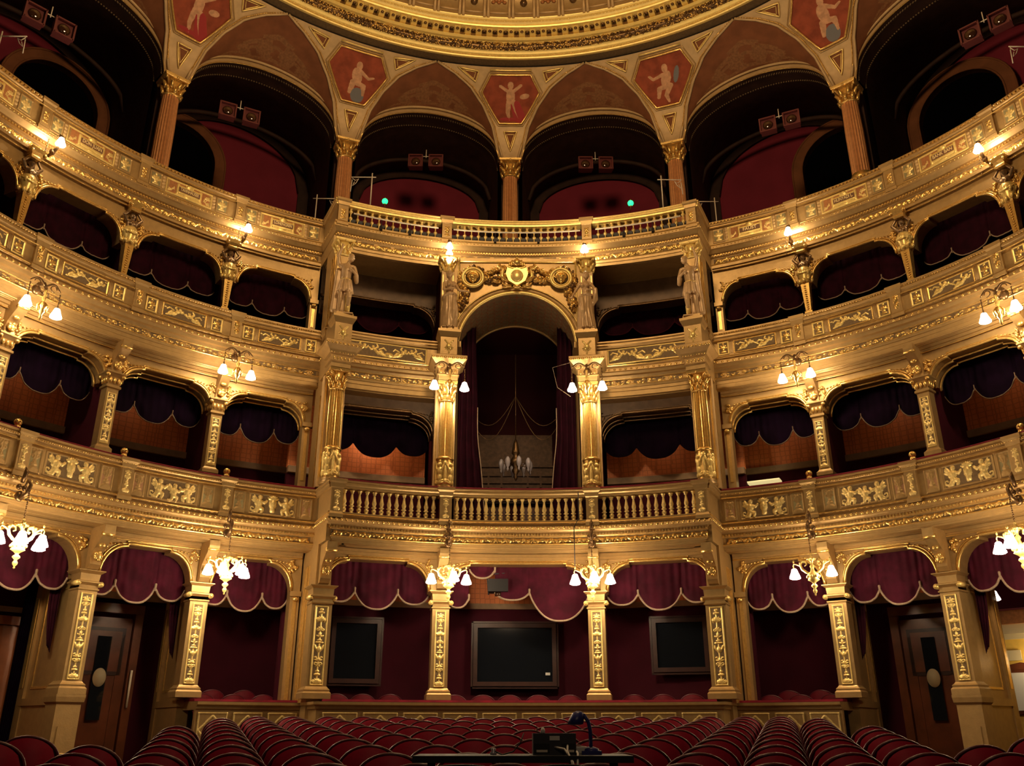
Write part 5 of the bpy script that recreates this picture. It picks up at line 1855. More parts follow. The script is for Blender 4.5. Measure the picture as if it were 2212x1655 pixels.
# piers behind the gallery columns and the outer shell
mb = MB()
for k in range(-3, 4):
    sector(mb, 9, k * STEP - 1.1, k * STEP + 1.1, 12.62, 15.6, 10.95, 15.6, 0, 2)
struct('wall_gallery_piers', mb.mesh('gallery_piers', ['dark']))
mb = MB()
sector(mb, 9, -66, 66, 15.7, 15.9, 10.9, 19, 0)
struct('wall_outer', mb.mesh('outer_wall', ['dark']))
mb = MB()
for (s) in (-1, 1):
    sector(mb, s, 45, 90, 14.5, 14.7, -1.5, 12, 0)
sector(mb, 0, -50, 50, 14.2, 14.4, -1.5, 12, 0)
struct('wall_back', mb.mesh('back_wall', ['darkred']))

RING = [(9.84, 17.23), (9.54, 17.20), (9.47, 17.19), (9.45, 17.22), (9.47, 17.24), (9.47, 17.27), (9.43, 17.30), (9.40, 17.34), (9.37, 17.36), (9.37, 17.54), (9.31, 17.565), (9.30, 17.60), (9.24, 17.62), (9.22, 17.70), (9.27, 17.73), (9.27, 17.86), (9.18, 17.88), (9.06, 17.90), (9.04, 17.93), (9.04, 17.98), (8.99, 18.0), (8.98, 18.08), (8.94, 18.10), (8.93, 18.12)]
mb = MB()
T0, T1_, NN = -100, 100, 100
vs = []
for i in range(NN + 1):
    t = T0 + (T1_ - T0) * i / NN
    for r, z in RING:
        vs.append(P(8, t, r, z))
m = len(RING)
mb.add(vs, [(i * m + j, (i + 1) * m + j, (i + 1) * m + j + 1, i * m + j + 1) for i in range(NN) for j in range(m - 1)], 0, False)
for i in range(620):
    t = -55 + 110 * i / 620
    mb.ell(P(8, t, 9.455, 17.262), .020, 1, 5, 4)
for i in range(170):
    t = -50 + 100 * i / 170
    mb.ell(P(8, t, 9.0, 18.04), (.045, .03, .032), 1, 6, 4)
for i in range(54):
    t = -50 + 100 * i / 54
    box_local(mb, 9, 0, 0, 0, 0, 0, 0, 0, 0) if False else None
    p = P(8, t, 9.19, 17.80)
    mb.box(p, (.155, .22, .13), 0, Matrix.Rotation(-R_(t), 3, 'Z'))
    p = P(8, t + .925, 9.255, 17.79)
    mb.box(p, (.13, .03, .13), 2, Matrix.Rotation(-R_(t), 3, 'Z'))  # brown ornament panels, their dark tone also standing for shade in the recesses
    p = P(8, t, 9.07, 17.75)
    mb.ell(p, (.05, .04, .04), 2, 6, 4)
    mb.ell(P(8, t + .925, 9.20, 17.86), (.07, .04, .03), 2, 6, 4)
for q_, f_ in enumerate(mb.f[:NN * (m - 1)]):
    if q_ % (m - 1) == 0:
        mb.m[q_] = 3
struct('trim_9', mb.mesh('dome_cornice', ['ringgold', 'brightgold', 'bronze', 'ground']))
rr = random.Random(5)
mb = MB()
mb.tube([P(8, -60 + 120 * i / 80, 9.33, 17.455) for i in range(81)], .080, 8, 0)
for i in range(2600):
    t = rr.uniform(-52, 52); a = rr.uniform(PI * .55, PI * 1.75)
    mb.ell(P(8, t, 9.33 + .085 * math.cos(a), 17.465 + .095 * math.sin(a)), (rr.uniform(.018, .045), rr.uniform(.018, .03), rr.uniform(.015, .035)), rr.choice((0, 1)), 5, 4)
struct('trim_10', mb.mesh('fruit_garland', ['bronze', 'gold']))
# coffered dome above the ring
mb = MB()
def dome(t, q):
    return P(8, t, 8.93 * math.cos(q * PI / 2 * .98), 18.12 + 2.9 * math.sin(q * PI / 2))
nt, nq = 100, 14
vs = [dome(-100 + 200 * i / nt, j / nq) for i in range(nt + 1) for j in range(nq + 1)]
mb.add(vs, [(i * (nq + 1) + j, (i + 1) * (nq + 1) + j, (i + 1) * (nq + 1) + j + 1, i * (nq + 1) + j + 1) for i in range(nt) for j in range(nq)], 0, True)
for i in range(22):
    t = -48 + 96 * i / 22
    wide = i % 2
    for dt in (-.32, .32):
        mb.tube([dome(t + dt, .0 + q * .3 / 4) - Vector((0, .03, .03)) for q in range(5)], .045, 6, 1)
    tn = t + 96 / 44
    for q in (.03, .16):
        mb.tube([dome(t + .6 + d, q) - Vector((0, .02, .02)) for d in (0, 1.1, 2.2, 3.2)], .03, 5, 1)
    if wide:
        mb.ell(dome(tn, .095) - Vector((0, .05, .05)), (.10, .08, .10), 2, 8, 6)
    else:
        for k in range(5):
            mb.ell(dome(tn - 1.0 + .5 * k, .095 + .01 * (k % 2)) - Vector((0, .03, .03)), (.06, .04, .05), 3, 6, 4)
struct('ceiling', mb.mesh('dome_ceiling', ['tan', 'cream', 'bronze', 'groundred']))

# ------------------------------------------------------------------ lamps
def shade(mb, c, r, k=0):
    """bell shaped glass"""
    mb.lathe([(r * .25, r * 1.5), (r * .45, r * 1.35), (r * .62, r * .8), (r * .95, 0.0), (r * .98, -r * .25), (r * .7, -r * .38), (r * .2, -r * .45)], 12, k, c)


def bell(c, r):
    mb = MB(); shade(mb, c, r)
    return mb.mesh('lit_glass', ['globe'])


def chain(mb, a, b, k=0, n=12):
    a = Vector(a); b = Vector(b)
    for i in range(n):
        p = a.lerp(b, (i + .5) / n)
        L = (b - a).length / n
        mb.ell(p, (.010 if i % 2 else .018, .018 if i % 2 else .010, L * .55), k, 5, 4)


def chandelier(nl, lab_, arms, single_r=.105):
    """hangs from a bracket; origin at the bracket foot on the wall (z=0 the bracket), lamps at about z=-.92"""
    br = MB()
    br.tube([(0, .12, -.1), (0, -.02, -.16), (0, -.16, -.10), (0, -.22, .04), (0, -.14, .12), (0, -.08, .05)], [.03, .035, .035, .03, .025, .015], 7, 0)
    br.ell((0, .02, -.12), (.08, .05, .09), 0); br.ell((-.05, .0, .02), (.05, .04, .05), 0); br.ell((.05, .0, .02), (.05, .04, .05), 0)
    br.tube([(0, .02, .10), (0, -.04, .28), (0, .0, .36)], [.03, .04, .01], 6, 0)
    ch = MB(); chain(ch, (0, -.22, -.02), (0, -.22, -.52), 0, 14)
    bo = MB()
    bo.lathe([(.008, -.50), (.03, -.53), (.015, -.56), (.05, -.60), (.075, -.63), (.03, -.67), (.02, -.72), (.05, -.76), (.03, -.80), (.05, -.86), (.10, -.90), (.12, -.94), (.09, -.98), (.11, -1.01), (.05, -1.05), (.02, -1.08), (.055, -1.11), (.06, -1.13), (.02, -1.17), (.04, -1.21), (.035, -1.24), (.01, -1.27), (.018, -1.29), (.004, -1.31)], 12, 0, (0, -.22, 0))
    for k in range(8):
        a = 2 * PI * k / 8
        bo.ell((.07 * math.cos(a), -.22 + .07 * math.sin(a), -.62), (.03, .03, .02), 0, 6, 4)
        bo.ell((.11 * math.cos(a), -.22 + .11 * math.sin(a), -.95), (.025, .025, .03), 0, 6, 4)
    parts = [('bracket', br.mesh('bracket', ['bronze'])), ('chain', ch.mesh('chain', ['bronze'])), ('body', bo.mesh('body', ['brightgold']))]
    for (a, lit) in arms:
        ca, sa = math.cos(R_(a)), math.sin(R_(a))
        am = MB()
        def q(r, z):
            return (r * ca, -.22 + r * sa, z)
        am.tube([q(.03, -.90), q(.12, -.86), q(.19, -.80), q(.22, -.72), q(.18, -.65), q(.11, -.66), q(.10, -.72), q(.14, -.74)], [.02, .026, .026, .024, .022, .02, .016, .012], 6, 0)
        am.tube([q(.21, -.74), q(.28, -.70), q(.34, -.68), q(.36, -.72), q(.345, -.78)], [.014, .014, .014, .012, .01], 6, 0)
        am.ell(q(.34, -.64), (.02, .02, .03), 0, 6, 4); am.ell(q(.22, -.68), (.025, .025, .03), 0, 6, 4)
        am.lathe([(.02, -.76), (.03, -.79), (.012, -.82)], 8, 0, q(.345, 0)[:2] + (0,))
        sh_ = bell(q(.345, -.93), single_r)
        parts.append(('arm', am.mesh('arm', ['brightgold']), [('lamp_shade', sh_, None, 'brightly lit glass bell')]))
    return parts


FULL = chandelier(3, '', [(180, 1), (0, 1), (-80, 1)])
FULL4 = chandelier(4, '', [(180, 1), (0, 1), (-60, 1), (-120, 1)])
TWO = chandelier(2, '', [(180, 1), (0, 1)])
GRP = 'chandeliers under the first tier'
for s, th, R, pr, lab in ((-1, 35.0, 8.08, FULL4, 'blazing gilt chandelier under the first tier, between the two bays left of the centre block'), (1, 35.2, 8.08, TWO, 'two-lamp gilt chandelier with scrolled arms under the first tier, right of the centre block'),
                          (-1, 62.3, 8.08, FULL4, 'blazing gilt chandelier under the first tier at the left edge of the picture'), (1, 62.0, 8.08, FULL, 'blazing gilt chandelier under the first tier at the right edge of the picture')):
    spawn('chandelier', pr, P(s, th, R, 3.64), RZ(s, th), lab, 'chandelier', GRP)
for th, lab, pr in ((-9.6, 'gilt chandelier under the centre balustrade, left of the two', FULL), (9.95, 'gilt chandelier under the centre balustrade, right of the two', FULL)):
    spawn('chandelier', pr, P(0, th, 8.52, 3.62), RZ(0, th), lab, 'chandelier', GRP)


def twin(gap=.30, drop=.42):
    br = MB()
    br.tube([(0, .15, .10), (0, 0, .16), (0, -.16, .12), (0, -.24, .0), (0, -.18, -.10), (0, -.10, -.02)], [.03, .035, .035, .03, .02, .012], 7, 0)
    br.ell((0, .05, .05), (.09, .06, .10), 0)
    for sg in (-1, 1):
        br.tube([(sg * gap * q_, -.21, .04 + .12 * math.sin(PI * q_ * .95)) for q_ in [k_ / 9 for k_ in range(10)]], [.022 - .001 * k_ for k_ in range(10)], 6, 0)
        br.tube([(sg * gap * .55 + sg * .06 * math.cos(a_), -.21, .07 + .06 * math.sin(a_)) for a_ in [k_ * .5 for k_ in range(11)]], .010, 5, 0)
    pd = MB()
    pd.lathe([(.01, .0), (.03, -.05), (.015, -.12), (.045, -.20), (.02, -.26), (.05, -.30), (.07, -.36), (.04, -.42), (.055, -.46), (.02, -.52), (.03, -.58), (.004, -.64)], 10, 0, (0, -.24, .0))
    for k in range(6):
        a = 2 * PI * k / 6
        pd.tube([(.03 * math.cos(a), -.24 + .03 * math.sin(a), -.28), (.10 * math.cos(a), -.24 + .10 * math.sin(a), -.36), (.07 * math.cos(a), -.24 + .07 * math.sin(a), -.46)], [.015, .018, .01], 5, 0)
    parts = [('bracket', br.mesh('bracket', ['bronze'])), ('pendant', pd.mesh('pendant', ['gold']))]
    for sg in (-1, 1):
        cm_ = MB(); chain(cm_, (sg * gap, -.22, .02), (sg * gap, -.22, -drop + .15), 0, 8)
        cm_.lathe([(.02, .18), (.035, .15), (.012, .12)], 8, 0, (sg * gap, -.22, -drop))
        parts.append(('hanging_chain', cm_.mesh('hanging_chain', ['bronze']), [('lamp_shade', bell((sg * gap, -.22, -drop), .105), None, 'brightly lit glass bell')]))
    return parts


TW = twin()
TWC = twin(.33, .46)
for s, th, lab in ((-1, 35.2, 'twin lit lamps on a bracket under the second tier, nearest left of the centre block'), (1, 34.9, 'twin lit lamps on a bracket under the second tier, nearest right of the centre block'),
                   (-1, 62.2, 'twin lit lamps on a bracket under the second tier at the left picture edge'), (1, 62.6, 'twin lit lamps on a bracket under the second tier at the right picture edge')):
    spawn('bracket_lamp', TW, P(s, th, 8.85, 7.42), RZ(s, th), lab, 'wall lamp', 'twin lamps under the second tier')
for th, lab in ((-9.9, 'pair of lit lamps on the column capital left of the central opening'), (9.9, 'pair of lit lamps on the column capital right of the central opening')):
    spawn('bracket_lamp', TWC, P(0, th, 8.98, 7.40), RZ(0, th), lab, 'wall lamp', 'twin lamps under the second tier')


def mono(n=1):
    br = MB()
    br.tube([(0, .12, -.22), (0, -.03, -.20), (.02, -.16, -.08), (.03, -.22, .08), (.0, -.2, .20), (-.03, -.14, .14)], [.03, .035, .032, .03, .022, .012], 7, 0)
    br.ell((.0, -.05, -.16), (.06, .06, .07), 0); br.ell((.03, -.20, .16), (.05, .04, .05), 0)
    cd_ = MB(); chain(cd_, (-.10, -.02, .10), (-.14, -.02, -.45), 0, 12)
    parts = [('bracket', br.mesh('bracket', ['bronze'])), ('hanging_chain', cd_.mesh('hanging_chain', ['bronze']))]
    for k in range(n):
        parts.append(('lamp_shade', bell((.02, -.24, -.02 - .18 * k), .10 if n == 1 else .085), None, 'brightly lit glass bell'))
    return parts


MO = mono()
MO3 = mono(3)
for s, th, lab in ((-1, 34.7, 'single lit lamp on the gallery frieze, nearest left of the centre block'), (1, 34.9, 'single lit lamp on the gallery frieze, nearest right of the centre block'), (-1, 61.2, 'single lit lamp on the gallery frieze near the left picture edge'), (1, 61.4, 'single lit lamp on the gallery frieze near the right picture edge')):
    spawn('bracket_lamp', MO, P(s, th, 9.72, 11.02), RZ(s, th), lab, 'wall lamp', 'single lamps on the gallery frieze')
spawn('bracket_lamp', MO3, P(0, -10.0, 9.86, 10.98), RZ(0, -10), 'column of blazing lamps above the statue left of the central arch', 'wall lamp')
spawn('bracket_lamp', MO, P(0, 9.7, 9.86, 10.92), RZ(0, 9.7), 'single lit lamp above the statue right of the central arch', 'wall lamp')

# ------------------------------------------------------------------ curtains
def valance(name, side, t0, t1, R, zt, swags, mname, lab, grp, fringe='fringe', fr=.022, depth=.11):
    """swags: [(u0, u1, z_edge, z_bottom)] with u in 0..1 over the width"""
    e = bpy.data.objects.new(name, None)
    COL.objects.link(e)
    tag(e, lab, 'curtain', grp)
    W = R * R_(t1 - t0)
    mb = MB(); fb = MB()
    for (a, b, ze, zb) in swags:
        nx, nz = 48, 26
        vs = []
        edge = []
        for j in range(nz + 1):
            v = j / nz
            for i in range(nx + 1):
                q = i / nx
                x = abs(2 * q - 1)
                zlow = ze - (ze - zb) * (max(0.0, 1 - x ** 2.4)) ** .85
                z = zt - (zt - zlow) * v
                # drooping folds
                fold = math.sin(v * 17 - 5.0 * (1 - x * x) * v) * .30 * v * (1 - x ** 4) + math.sin(q * 2 * PI * 5) * .38 * (1 - v * .6) * (.35 + x * x)
                dy = depth * (fold * .45 - (1 - x * x) * .8 * v)
                u = a + (b - a) * q
                p = P(side, t0 + (t1 - t0) * u, R + dy, z)
                vs.append(p)
                if j == nz:
                    edge.append(p + Vector((0, 0, -fr * .4)))
        mb.add(vs, [(j * (nx + 1) + i, j * (nx + 1) + i + 1, (j + 1) * (nx + 1) + i + 1, (j + 1) * (nx + 1) + i) for j in range(nz) for i in range(nx)], 0, True)
        fb.tube(edge, fr, 6, 0)
        # little tail where two swags meet
        pt = P(side, t0 + (t1 - t0) * b, R - .02, ze)
        if b < .97:
            fb.cap(pt + Vector((0, 0, .05)), fr * 1.1, pt + Vector((0, 0, -.06)), fr * .8)
    raw('swags', mb.mesh('swags', [mname]), e)
    raw('fringe', fb.mesh('fringe', [fringe]), e)
    return e


SW3 = lambda ze, zb, zc: [(0, .30, ze, zb), (.30, .70, ze, zc), (.70, 1, ze, zb)]
for s, sn in SIDES:
    for i in range(4):
        a0 = (crossing(9.4)[0] + 1.0) if i == 0 else AB[i - 1] + .9
        a1 = AB[i] - .9
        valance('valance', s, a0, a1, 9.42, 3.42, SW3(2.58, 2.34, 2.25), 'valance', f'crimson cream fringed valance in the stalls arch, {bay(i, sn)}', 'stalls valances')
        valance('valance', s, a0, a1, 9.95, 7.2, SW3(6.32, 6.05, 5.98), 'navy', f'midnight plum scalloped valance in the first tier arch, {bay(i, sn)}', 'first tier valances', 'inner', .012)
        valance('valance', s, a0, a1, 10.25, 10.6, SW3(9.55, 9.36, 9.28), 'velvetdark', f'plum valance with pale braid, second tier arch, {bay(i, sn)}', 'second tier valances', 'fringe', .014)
        # narrow drape gathered behind each pillar
        mb = MB()
        th = a0 + .2
        vs = []
        for j in range(13):
            z = 2.62 - 1.35 * j / 12
            wd = .20 * (1 - .75 * (j / 12) ** 2)
            for k in range(9):
                vs.append(P(s, th + math.degrees(wd * k / 8 / 9.5), 9.5 + .03 * math.sin(k * 2.4), z + (.1 * (k / 8) if j == 12 else 0)))
        mb.add(vs, [(j * 9 + k, j * 9 + k + 1, (j + 1) * 9 + k + 1, (j + 1) * 9 + k) for j in range(12) for k in range(8)], 0, True)
        if i > 0:
            tag(raw('side_drape', mb.mesh('side_drape', ['velvetdark'])), f'narrow plum drape tail hanging behind the stalls pillar, {bay(i, sn)}', 'curtain', 'drape tails')
for q, (t0, t1, nm) in enumerate(((-24.2, -11.0, 'left'), (-9.0, 9.0, 'middle'), (11.0, 24.2, 'right'))):
    if q == 1:
        sw = [(0, .16, 2.60, 2.38), (.16, .34, 3.2, 3.0), (.34, .58, 2.72, 2.55), (.58, 1, 2.72, 2.12)]
        valance('valance', 0, t0, t1, 9.72, 3.42, sw, 'valance', 'crimson valance pulled aside unevenly in the middle stalls opening', 'centre stalls valances')
    else:
        valance('valance', 0, t0, t1, 9.72, 3.42, SW3(2.66, 2.42, 2.30), 'valance', f'crimson velvet valance with three swags, {nm} stalls opening of the centre block', 'centre stalls valances')
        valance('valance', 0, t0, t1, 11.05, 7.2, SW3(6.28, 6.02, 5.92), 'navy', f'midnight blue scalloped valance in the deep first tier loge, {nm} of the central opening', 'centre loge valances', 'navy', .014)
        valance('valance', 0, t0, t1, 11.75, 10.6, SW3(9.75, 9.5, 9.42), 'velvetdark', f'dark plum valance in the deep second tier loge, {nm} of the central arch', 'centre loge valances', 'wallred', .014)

# ------------------------------------------------------------------ the central box
mb = MB()
mb.box((0, 23.0, 6.5), (5, .15, 7.5), 0)
mb.box((0, 21.0, 3.92), (3.2, 4.2, .08), 0)
for sg in (-1, 1):
    mb.box((sg * 1.75, 21.6, 6.8), (.12, 2.2, 6.5), 0)
mb.box((0, 21.8, 10.0), (4.2, 2.6, .1), 0)
struct('wall_central_box', mb.mesh('central_box_walls', ['darkred']))
mb = MB()
# painted canopy wall with cornice, and doors below
mb.box((0, 22.85, 6.55), (2.05, .10, 1.9), 1)
for z in (5.66, 5.95, 6.15, 6.35, 6.6):
    mb.box((0, 22.78, z), (2.1, .06, .04), 1)
for x in (-.7, -.35, .35, .7):
    mb.box((x, 22.78, 6.25), (.05, .05, .45), 1)
struct('wall_canopy', mb.mesh('canopy_wall', ['dark', 'canopy']))
for n_, sg in ((1, -1), (2, 1)):
    mb = MB()
    mb.box((sg * .72, 22.80, 4.7), (.95, .08, 1.55), 0)
    for (zz, hh) in ((5.0, .6), (4.3, .5)):
        mb.box((sg * .72, 22.74, zz), (.62, .03, hh), 1)
        mb.box((sg * .72, 22.72, zz), (.50, .03, hh - .12), 0)
    struct('door_%d' % n_, mb.mesh('inner_door', ['wood', 'frame']))
for sg, nm in ((-1, 'left'), (1, 'right')):
    mb = MB()
    vs = []
    nx, nz = 24, 24
    for j in range(nz + 1):
        v = j / nz
        wd = .38 + .30 * v ** 1.5 * (1 if sg < 0 else .9) - .22 * math.exp(-((v - .55) / .12) ** 2) * .2
        for i in range(nx + 1):
            q = i / nx
            x = sg * (1.38 - wd * q)
            zt_ = ZS + math.sqrt(max(0, 1.38 ** 2 - x * x)) - .02
            z = zt_ - (zt_ - 4.0) * v
            y = 19.4 + .06 * math.sin(q * 22 + v * 2) + .25 * q
            vs.append((x, y, z))
    mb.add(vs, [(j * (nx + 1) + i, j * (nx + 1) + i + 1, (j + 1) * (nx + 1) + i + 1, (j + 1) * (nx + 1) + i) for j in range(nz) for i in range(nx)], 0, True)
    fb = MB()
    fb.tube([Vector(vs[j * (nx + 1) + nx]) + Vector((0, -.02, 0)) for j in range(10, nz + 1)], .012, 5, 0)
    spawn('curtain', [('drape', mb.mesh('drape', ['velvetdark'])), ('braid', fb.mesh('braid', ['fringe']))], (0, 0, 0), 0, f'tall plum velvet drape at the {nm} side of the central box', 'curtain', 'central box drapes')

# unlit glass chandelier inside the central box
mb = MB(); mb.tube([(0, 0, 2.9), (0, 0, .55)], .012, 6, 0)
rod = mb.mesh('rod', ['bronze'])
mb = MB()
for a, b in ((-1.35, 1.55), (1.35, 1.55), (-1.25, 1.3), (1.25, 1.3)):
    pts = []
    for k in range(15):
        q = k / 14
        pts.append((a * q, -.5 * q, 1.75 + (b - 1.75) * q - .95 * math.sin(PI * q) * (.8 if abs(a) > 1.3 else 1.05)))
    mb.tube(pts, .009, 5, 0)
cables = mb.mesh('swag_cables', ['bronze'])
mb = MB()
mb.lathe([(.03, .6), (.06, .5), (.09, .32), (.10, .25), (.05, .2), (.12, .1), (.14, 0), (.06, -.1), (.10, -.18), (.03, -.3), (.05, -.36), (.01, -.44)], 12, 0)
for k in range(8):
    a = 2 * PI * k / 8 + .2
    mb.tube([(.08 * math.cos(a), .08 * math.sin(a), 0), (.22 * math.cos(a), .22 * math.sin(a), -.08), (.32 * math.cos(a), .32 * math.sin(a), .02), (.36 * math.cos(a), .36 * math.sin(a), .10)], .012, 6, 0)
bodyc = mb.mesh('body', ['bronze'])
prt = [('rod', rod), ('swag_cables', cables), ('body', bodyc)]
for k in range(8):
    a = 2 * PI * k / 8 + .2
    mb = MB()
    mb.lathe([(.03, .10), (.06, .04), (.065, -.04), (.045, -.12), (.02, -.16), (.03, -.20), (.005, -.26)], 10, 0, (.36 * math.cos(a), .36 * math.sin(a), -.02))
    prt.append(('glass_shade', mb.mesh('glass_shade', ['crystal'])))
spawn('glass_chandelier', prt, (-.01, 20.6, 6.05), 0, 'unlit glass chandelier hanging on swagged cables in the dark central box', 'chandelier')
mb = MB()
mb.tube([(1.43, 18.2, 8.4), (1.40, 18.5, 7.9), (.85, 19.3, 8.05), (.95, 19.2, 7.5), (1.2, 18.6, 7.05)], .008, 5, 0)
tag(raw('loose_cable', mb.mesh('loose_cable', ['fringe'])), 'pale loose cable hanging beside the lamps right of the central box', 'cable')

# ------------------------------------------------------------------ stalls boxes: parapet, windows, doors, seats
T1.mk['ST'] = (T1.mk['L0'][0], T1.mk['R0'][1])
for seg, nm in (('L0', 'left of the centre block'), ('CL', 'left of the middle'), ('CM', 'in the middle'), ('CR', 'right of the middle'), ('R0', 'right of the centre block')):
    e = bpy.data.objects.new('stalls_parapet', None)
    COL.objects.link(e)
    tag(e, f'low gilt lozenge panelled parapet of the stalls boxes, {nm}', 'parapet', 'stalls parapets')
    mb = MB(); T1.sweep(mb, [(-.06, -1.25), (-.06, .36), (-.16, .36), (-.16, -1.25)], seg, 0)
    raw('parapet_wall', mb.mesh('parapet_wall', ['tan']), e)
    mb = MB(); T1.sweep(mb, [(-.06, .34), (-.03, .36), (-.03, .40), (.02, .43), (.02, .48), (-1.05, .50), (-1.05, .34)], seg, 0)
    raw('coping', mb.mesh('coping', ['tan']), e)
    mb = MB(); T1.sweep(mb, [(-.18, .49), (-.20, .53), (-1.15, .54), (-1.15, .49)], seg, 0)
    raw('velvet_ledge', mb.mesh('velvet_ledge', ['velvet']), e)
    side = {'L0': -1, 'R0': 1}.get(seg, 0)
    t0, t1 = {'L0': (T1.a, AB[0]), 'R0': (T1.a, AB[0]), 'CL': (-25, -10), 'CM': (-10, 10), 'CR': (10, 25)}[seg]
    R = (T1.Rs if side else T1.Rc) + .05
    n = 3 if seg != 'CM' else 4
    for k in range(n):
        w_ = R * R_(t1 - t0) / n - .10
        th = t0 + (t1 - t0) * (k + .5) / n
        sh = rect_frame(w_, .62, .014, .014, 1) + [C(-w_ * .45, .31, 0, .56, .010, .010, .012), C(0, .56, w_ * .45, .31, .010, .010, .012), C(w_ * .45, .31, 0, .06, .010, .010, .012), C(0, .06, -w_ * .45, .31, .010, .010, .012), E(0, .31, .05, .05, .015)]
        raw('lozenge_panel', relief('lozenge_panel', w_, .62, int(w_ / .014), 44, sh, FLAT, ['tan', 'pale']), e, P(side, th, R - .015, -.32), RZ(side, th))
for seg in ('XL', 'XR'):
    mb = MB()
    T1.sweep(mb, [(-.06, -1.25), (-.06, .36), (-.16, .36), (-.16, -1.25)], seg, 0)
    T1.sweep(mb, [(-.06, .34), (-.03, .36), (-.03, .40), (.02, .43), (.02, .48), (-.8, .50), (-.8, .34)], seg, 0)
    struct('trim_11', mb.mesh('parapet_return', ['tan']))
mb = MB()
sector(mb, 0, -26, 26, 8.8, 10.85, -.4, -.30, 0)
for s in (-1, 1):
    sector(mb, s, 20, 35.8, 8.6, 10.9, -.4, -.305, 0)
struct('floor_4', mb.mesh('box_floor', ['floor']))

# windows of the control rooms behind the centre boxes
def win(n, cx, zc_, w_, h_, y, tilt, glow, lab):
    mb = MB()
    t = .09
    for sx in (-1, 1):
        mb.box((sx * (w_ / 2 + t / 2), 0, 0), (t, .10, h_ + 2 * t), 0)
        mb.box((0, 0, sx * (h_ / 2 + t / 2)), (w_, .10, t), 0)
        mb.box((sx * (w_ / 2 + t + .03), .02, 0), (.04, .07, h_ + 2 * t + .1), 0)
        mb.box((0, .02, sx * (h_ / 2 + t + .03)), (w_ + 2 * t + .1, .07, .04), 0)
    mb.box((0, .02, 0), (w_, .02, h_), 1)
    o = struct('window_%d' % n, mb.mesh('window', ['frame', 'glass']), (cx, y, zc_), tilt)
    return o


win(1, -.05, 1.52, 1.62, 1.12, 19.84, 0, 0, '')
win(2, -3.42, 1.55, .86, 1.12, 19.28, R_(15), 0, '')
win(3, 3.45, 1.68, .98, .92, 19.26, R_(-15), 0, '')
mb = MB(); mb.box((0, 0, 0), (.10, .01, .055), 0)
tag(raw('window_sticker', mb.mesh('window_sticker', ['paperwhite']), None, (.66, 19.82, 1.12)), 'small white sticker low on the right of the middle black window', 'sticker')
# projector hanging in the middle stalls opening
mb = MB(); mb.box((0, 0, 0), (.42, .35, .26), 0); mb.lathe([(.07, -.02), (.07, .06)], 12, 1, (0, 0, -.19))
pj_ = mb.mesh('housing', ['black', 'lens'])
mb = MB(); mb.tube([(-.24, 0, .25), (-.20, 0, -.18)], .014, 6, 0); mb.tube([(.22, 0, .25), (.18, 0, -.1)], .014, 6, 0); mb.tube([(-.25, 0, .25), (.25, 0, .28)], .014, 6, 0)
spawn('projector', [('housing', pj_), ('hanging_yoke', mb.mesh('hanging_yoke', ['greybox']))], (-.42, 18.9, 2.84), 0, 'black projector hung in the middle stalls opening below the pulled back valance', 'projector')

# doors at the ends of the stalls promenade
for s, sn in SIDES:
    th = 42.4
    mb = MB()
    mb.box((0, 0, 1.62), (1.02, .06, 3.25), 0)
    mb.box((0, -.04, 2.60), (.80, .02, .9), 1); mb.box((0, -.05, 2.6), (.66, .02, .76), 0)
    mb.box((-.36, -.04, 1.7), (.10, .02, 2.4), 0); mb.box((.36, -.04, 1.7), (.10, .02, 2.4), 0)
    for sx in (-1, 1):
        mb.box((sx * .60, -.05, 1.70), (.16, .14, 3.4), 0)
    mb.box((0, -.05, 3.42), (1.36, .16, .18), 0)
    o = struct('door_%d' % (3 if s < 0 else 4), mb.mesh('promenade_door', ['wood', 'frame']), P(s, th, 10.72, -1.15), RZ(s, th))
    mb = MB(); mb.box((-.05 * s * 0, -.045, 2.1), (.26, .02, 1.55), 0)
    raw('glass_slot', mb.mesh('glass_slot', ['glass']), o, (0, -.03, 0))
    mb = MB(); mb.lathe([(.14, -.005), (.14, .01)], 24, 0); mb.v = [(x * .9, z - .10, y * 1.25 + 2.10) for x, y, z in mb.v]
    raw('oval_plaque', mb.mesh('oval_plaque', ['plaque']), o)
    mb = MB(); mb.tube([(.58, -.17, 1.55), (.58, -.17, 2.25)], .022, 6, 0)
    raw('door_handle', mb.mesh('door_handle', ['whitebar']), o)

# left edge: warm oak door and a heavy drape; right edge: the yellow corridor
mb = MB()
mb.box((0, 0, 1.5), (1.3, .06, 3.0), 0)
for sx in (-1, 1):
    mb.box((sx * .30, -.04, 1.9), (.40, .02, 1.5), 0)
    mb.box((sx * .30, -.05, 1.9), (.28, .02, 1.35), 0)
    mb.box((sx * .30, -.04, .6), (.40, .02, .7), 0)
mb.box((0, -.04, 3.08), (1.5, .18, .16), 0)
struct('door_5', mb.mesh('lit_toned_oak_door', ['woodlit']), P(-1, 52.6, 11.25, -1.15), RZ(-1, 52.6))
mb = MB()
sector(mb, -1, 49.0, 72, 11.4, 11.5, -1.3, 3.5, 0)
sector(mb, -1, 49.0, 72, 11.3, 11.4, 2.1, 2.2, 1)
struct('wall_left', mb.mesh('left_wall', ['wallred', 'boxcream']))
mb = MB()
vs = []
for j in range(2):
    for k in range(40):
        vs.append(P(-1, 49.7 + .032 * k, 10.72 + .05 * math.sin(k * 1.1), 2.9 if j == 0 else -1.2))
mb.add(vs, [(k, k + 1, 41 + k, 40 + k) for k in range(39)], 0, True)
tag(raw('door_drape', mb.mesh('door_drape', ['navy'])), 'dark blue drape beside the oak door at the left picture edge', 'curtain')
mb = MB()
sector(mb, 1, 43, 80, 12.5, 12.6, -1.3, 2.02, 0)
sector(mb, 1, 43, 80, 12.44, 12.5, 1.74, 1.84, 1)
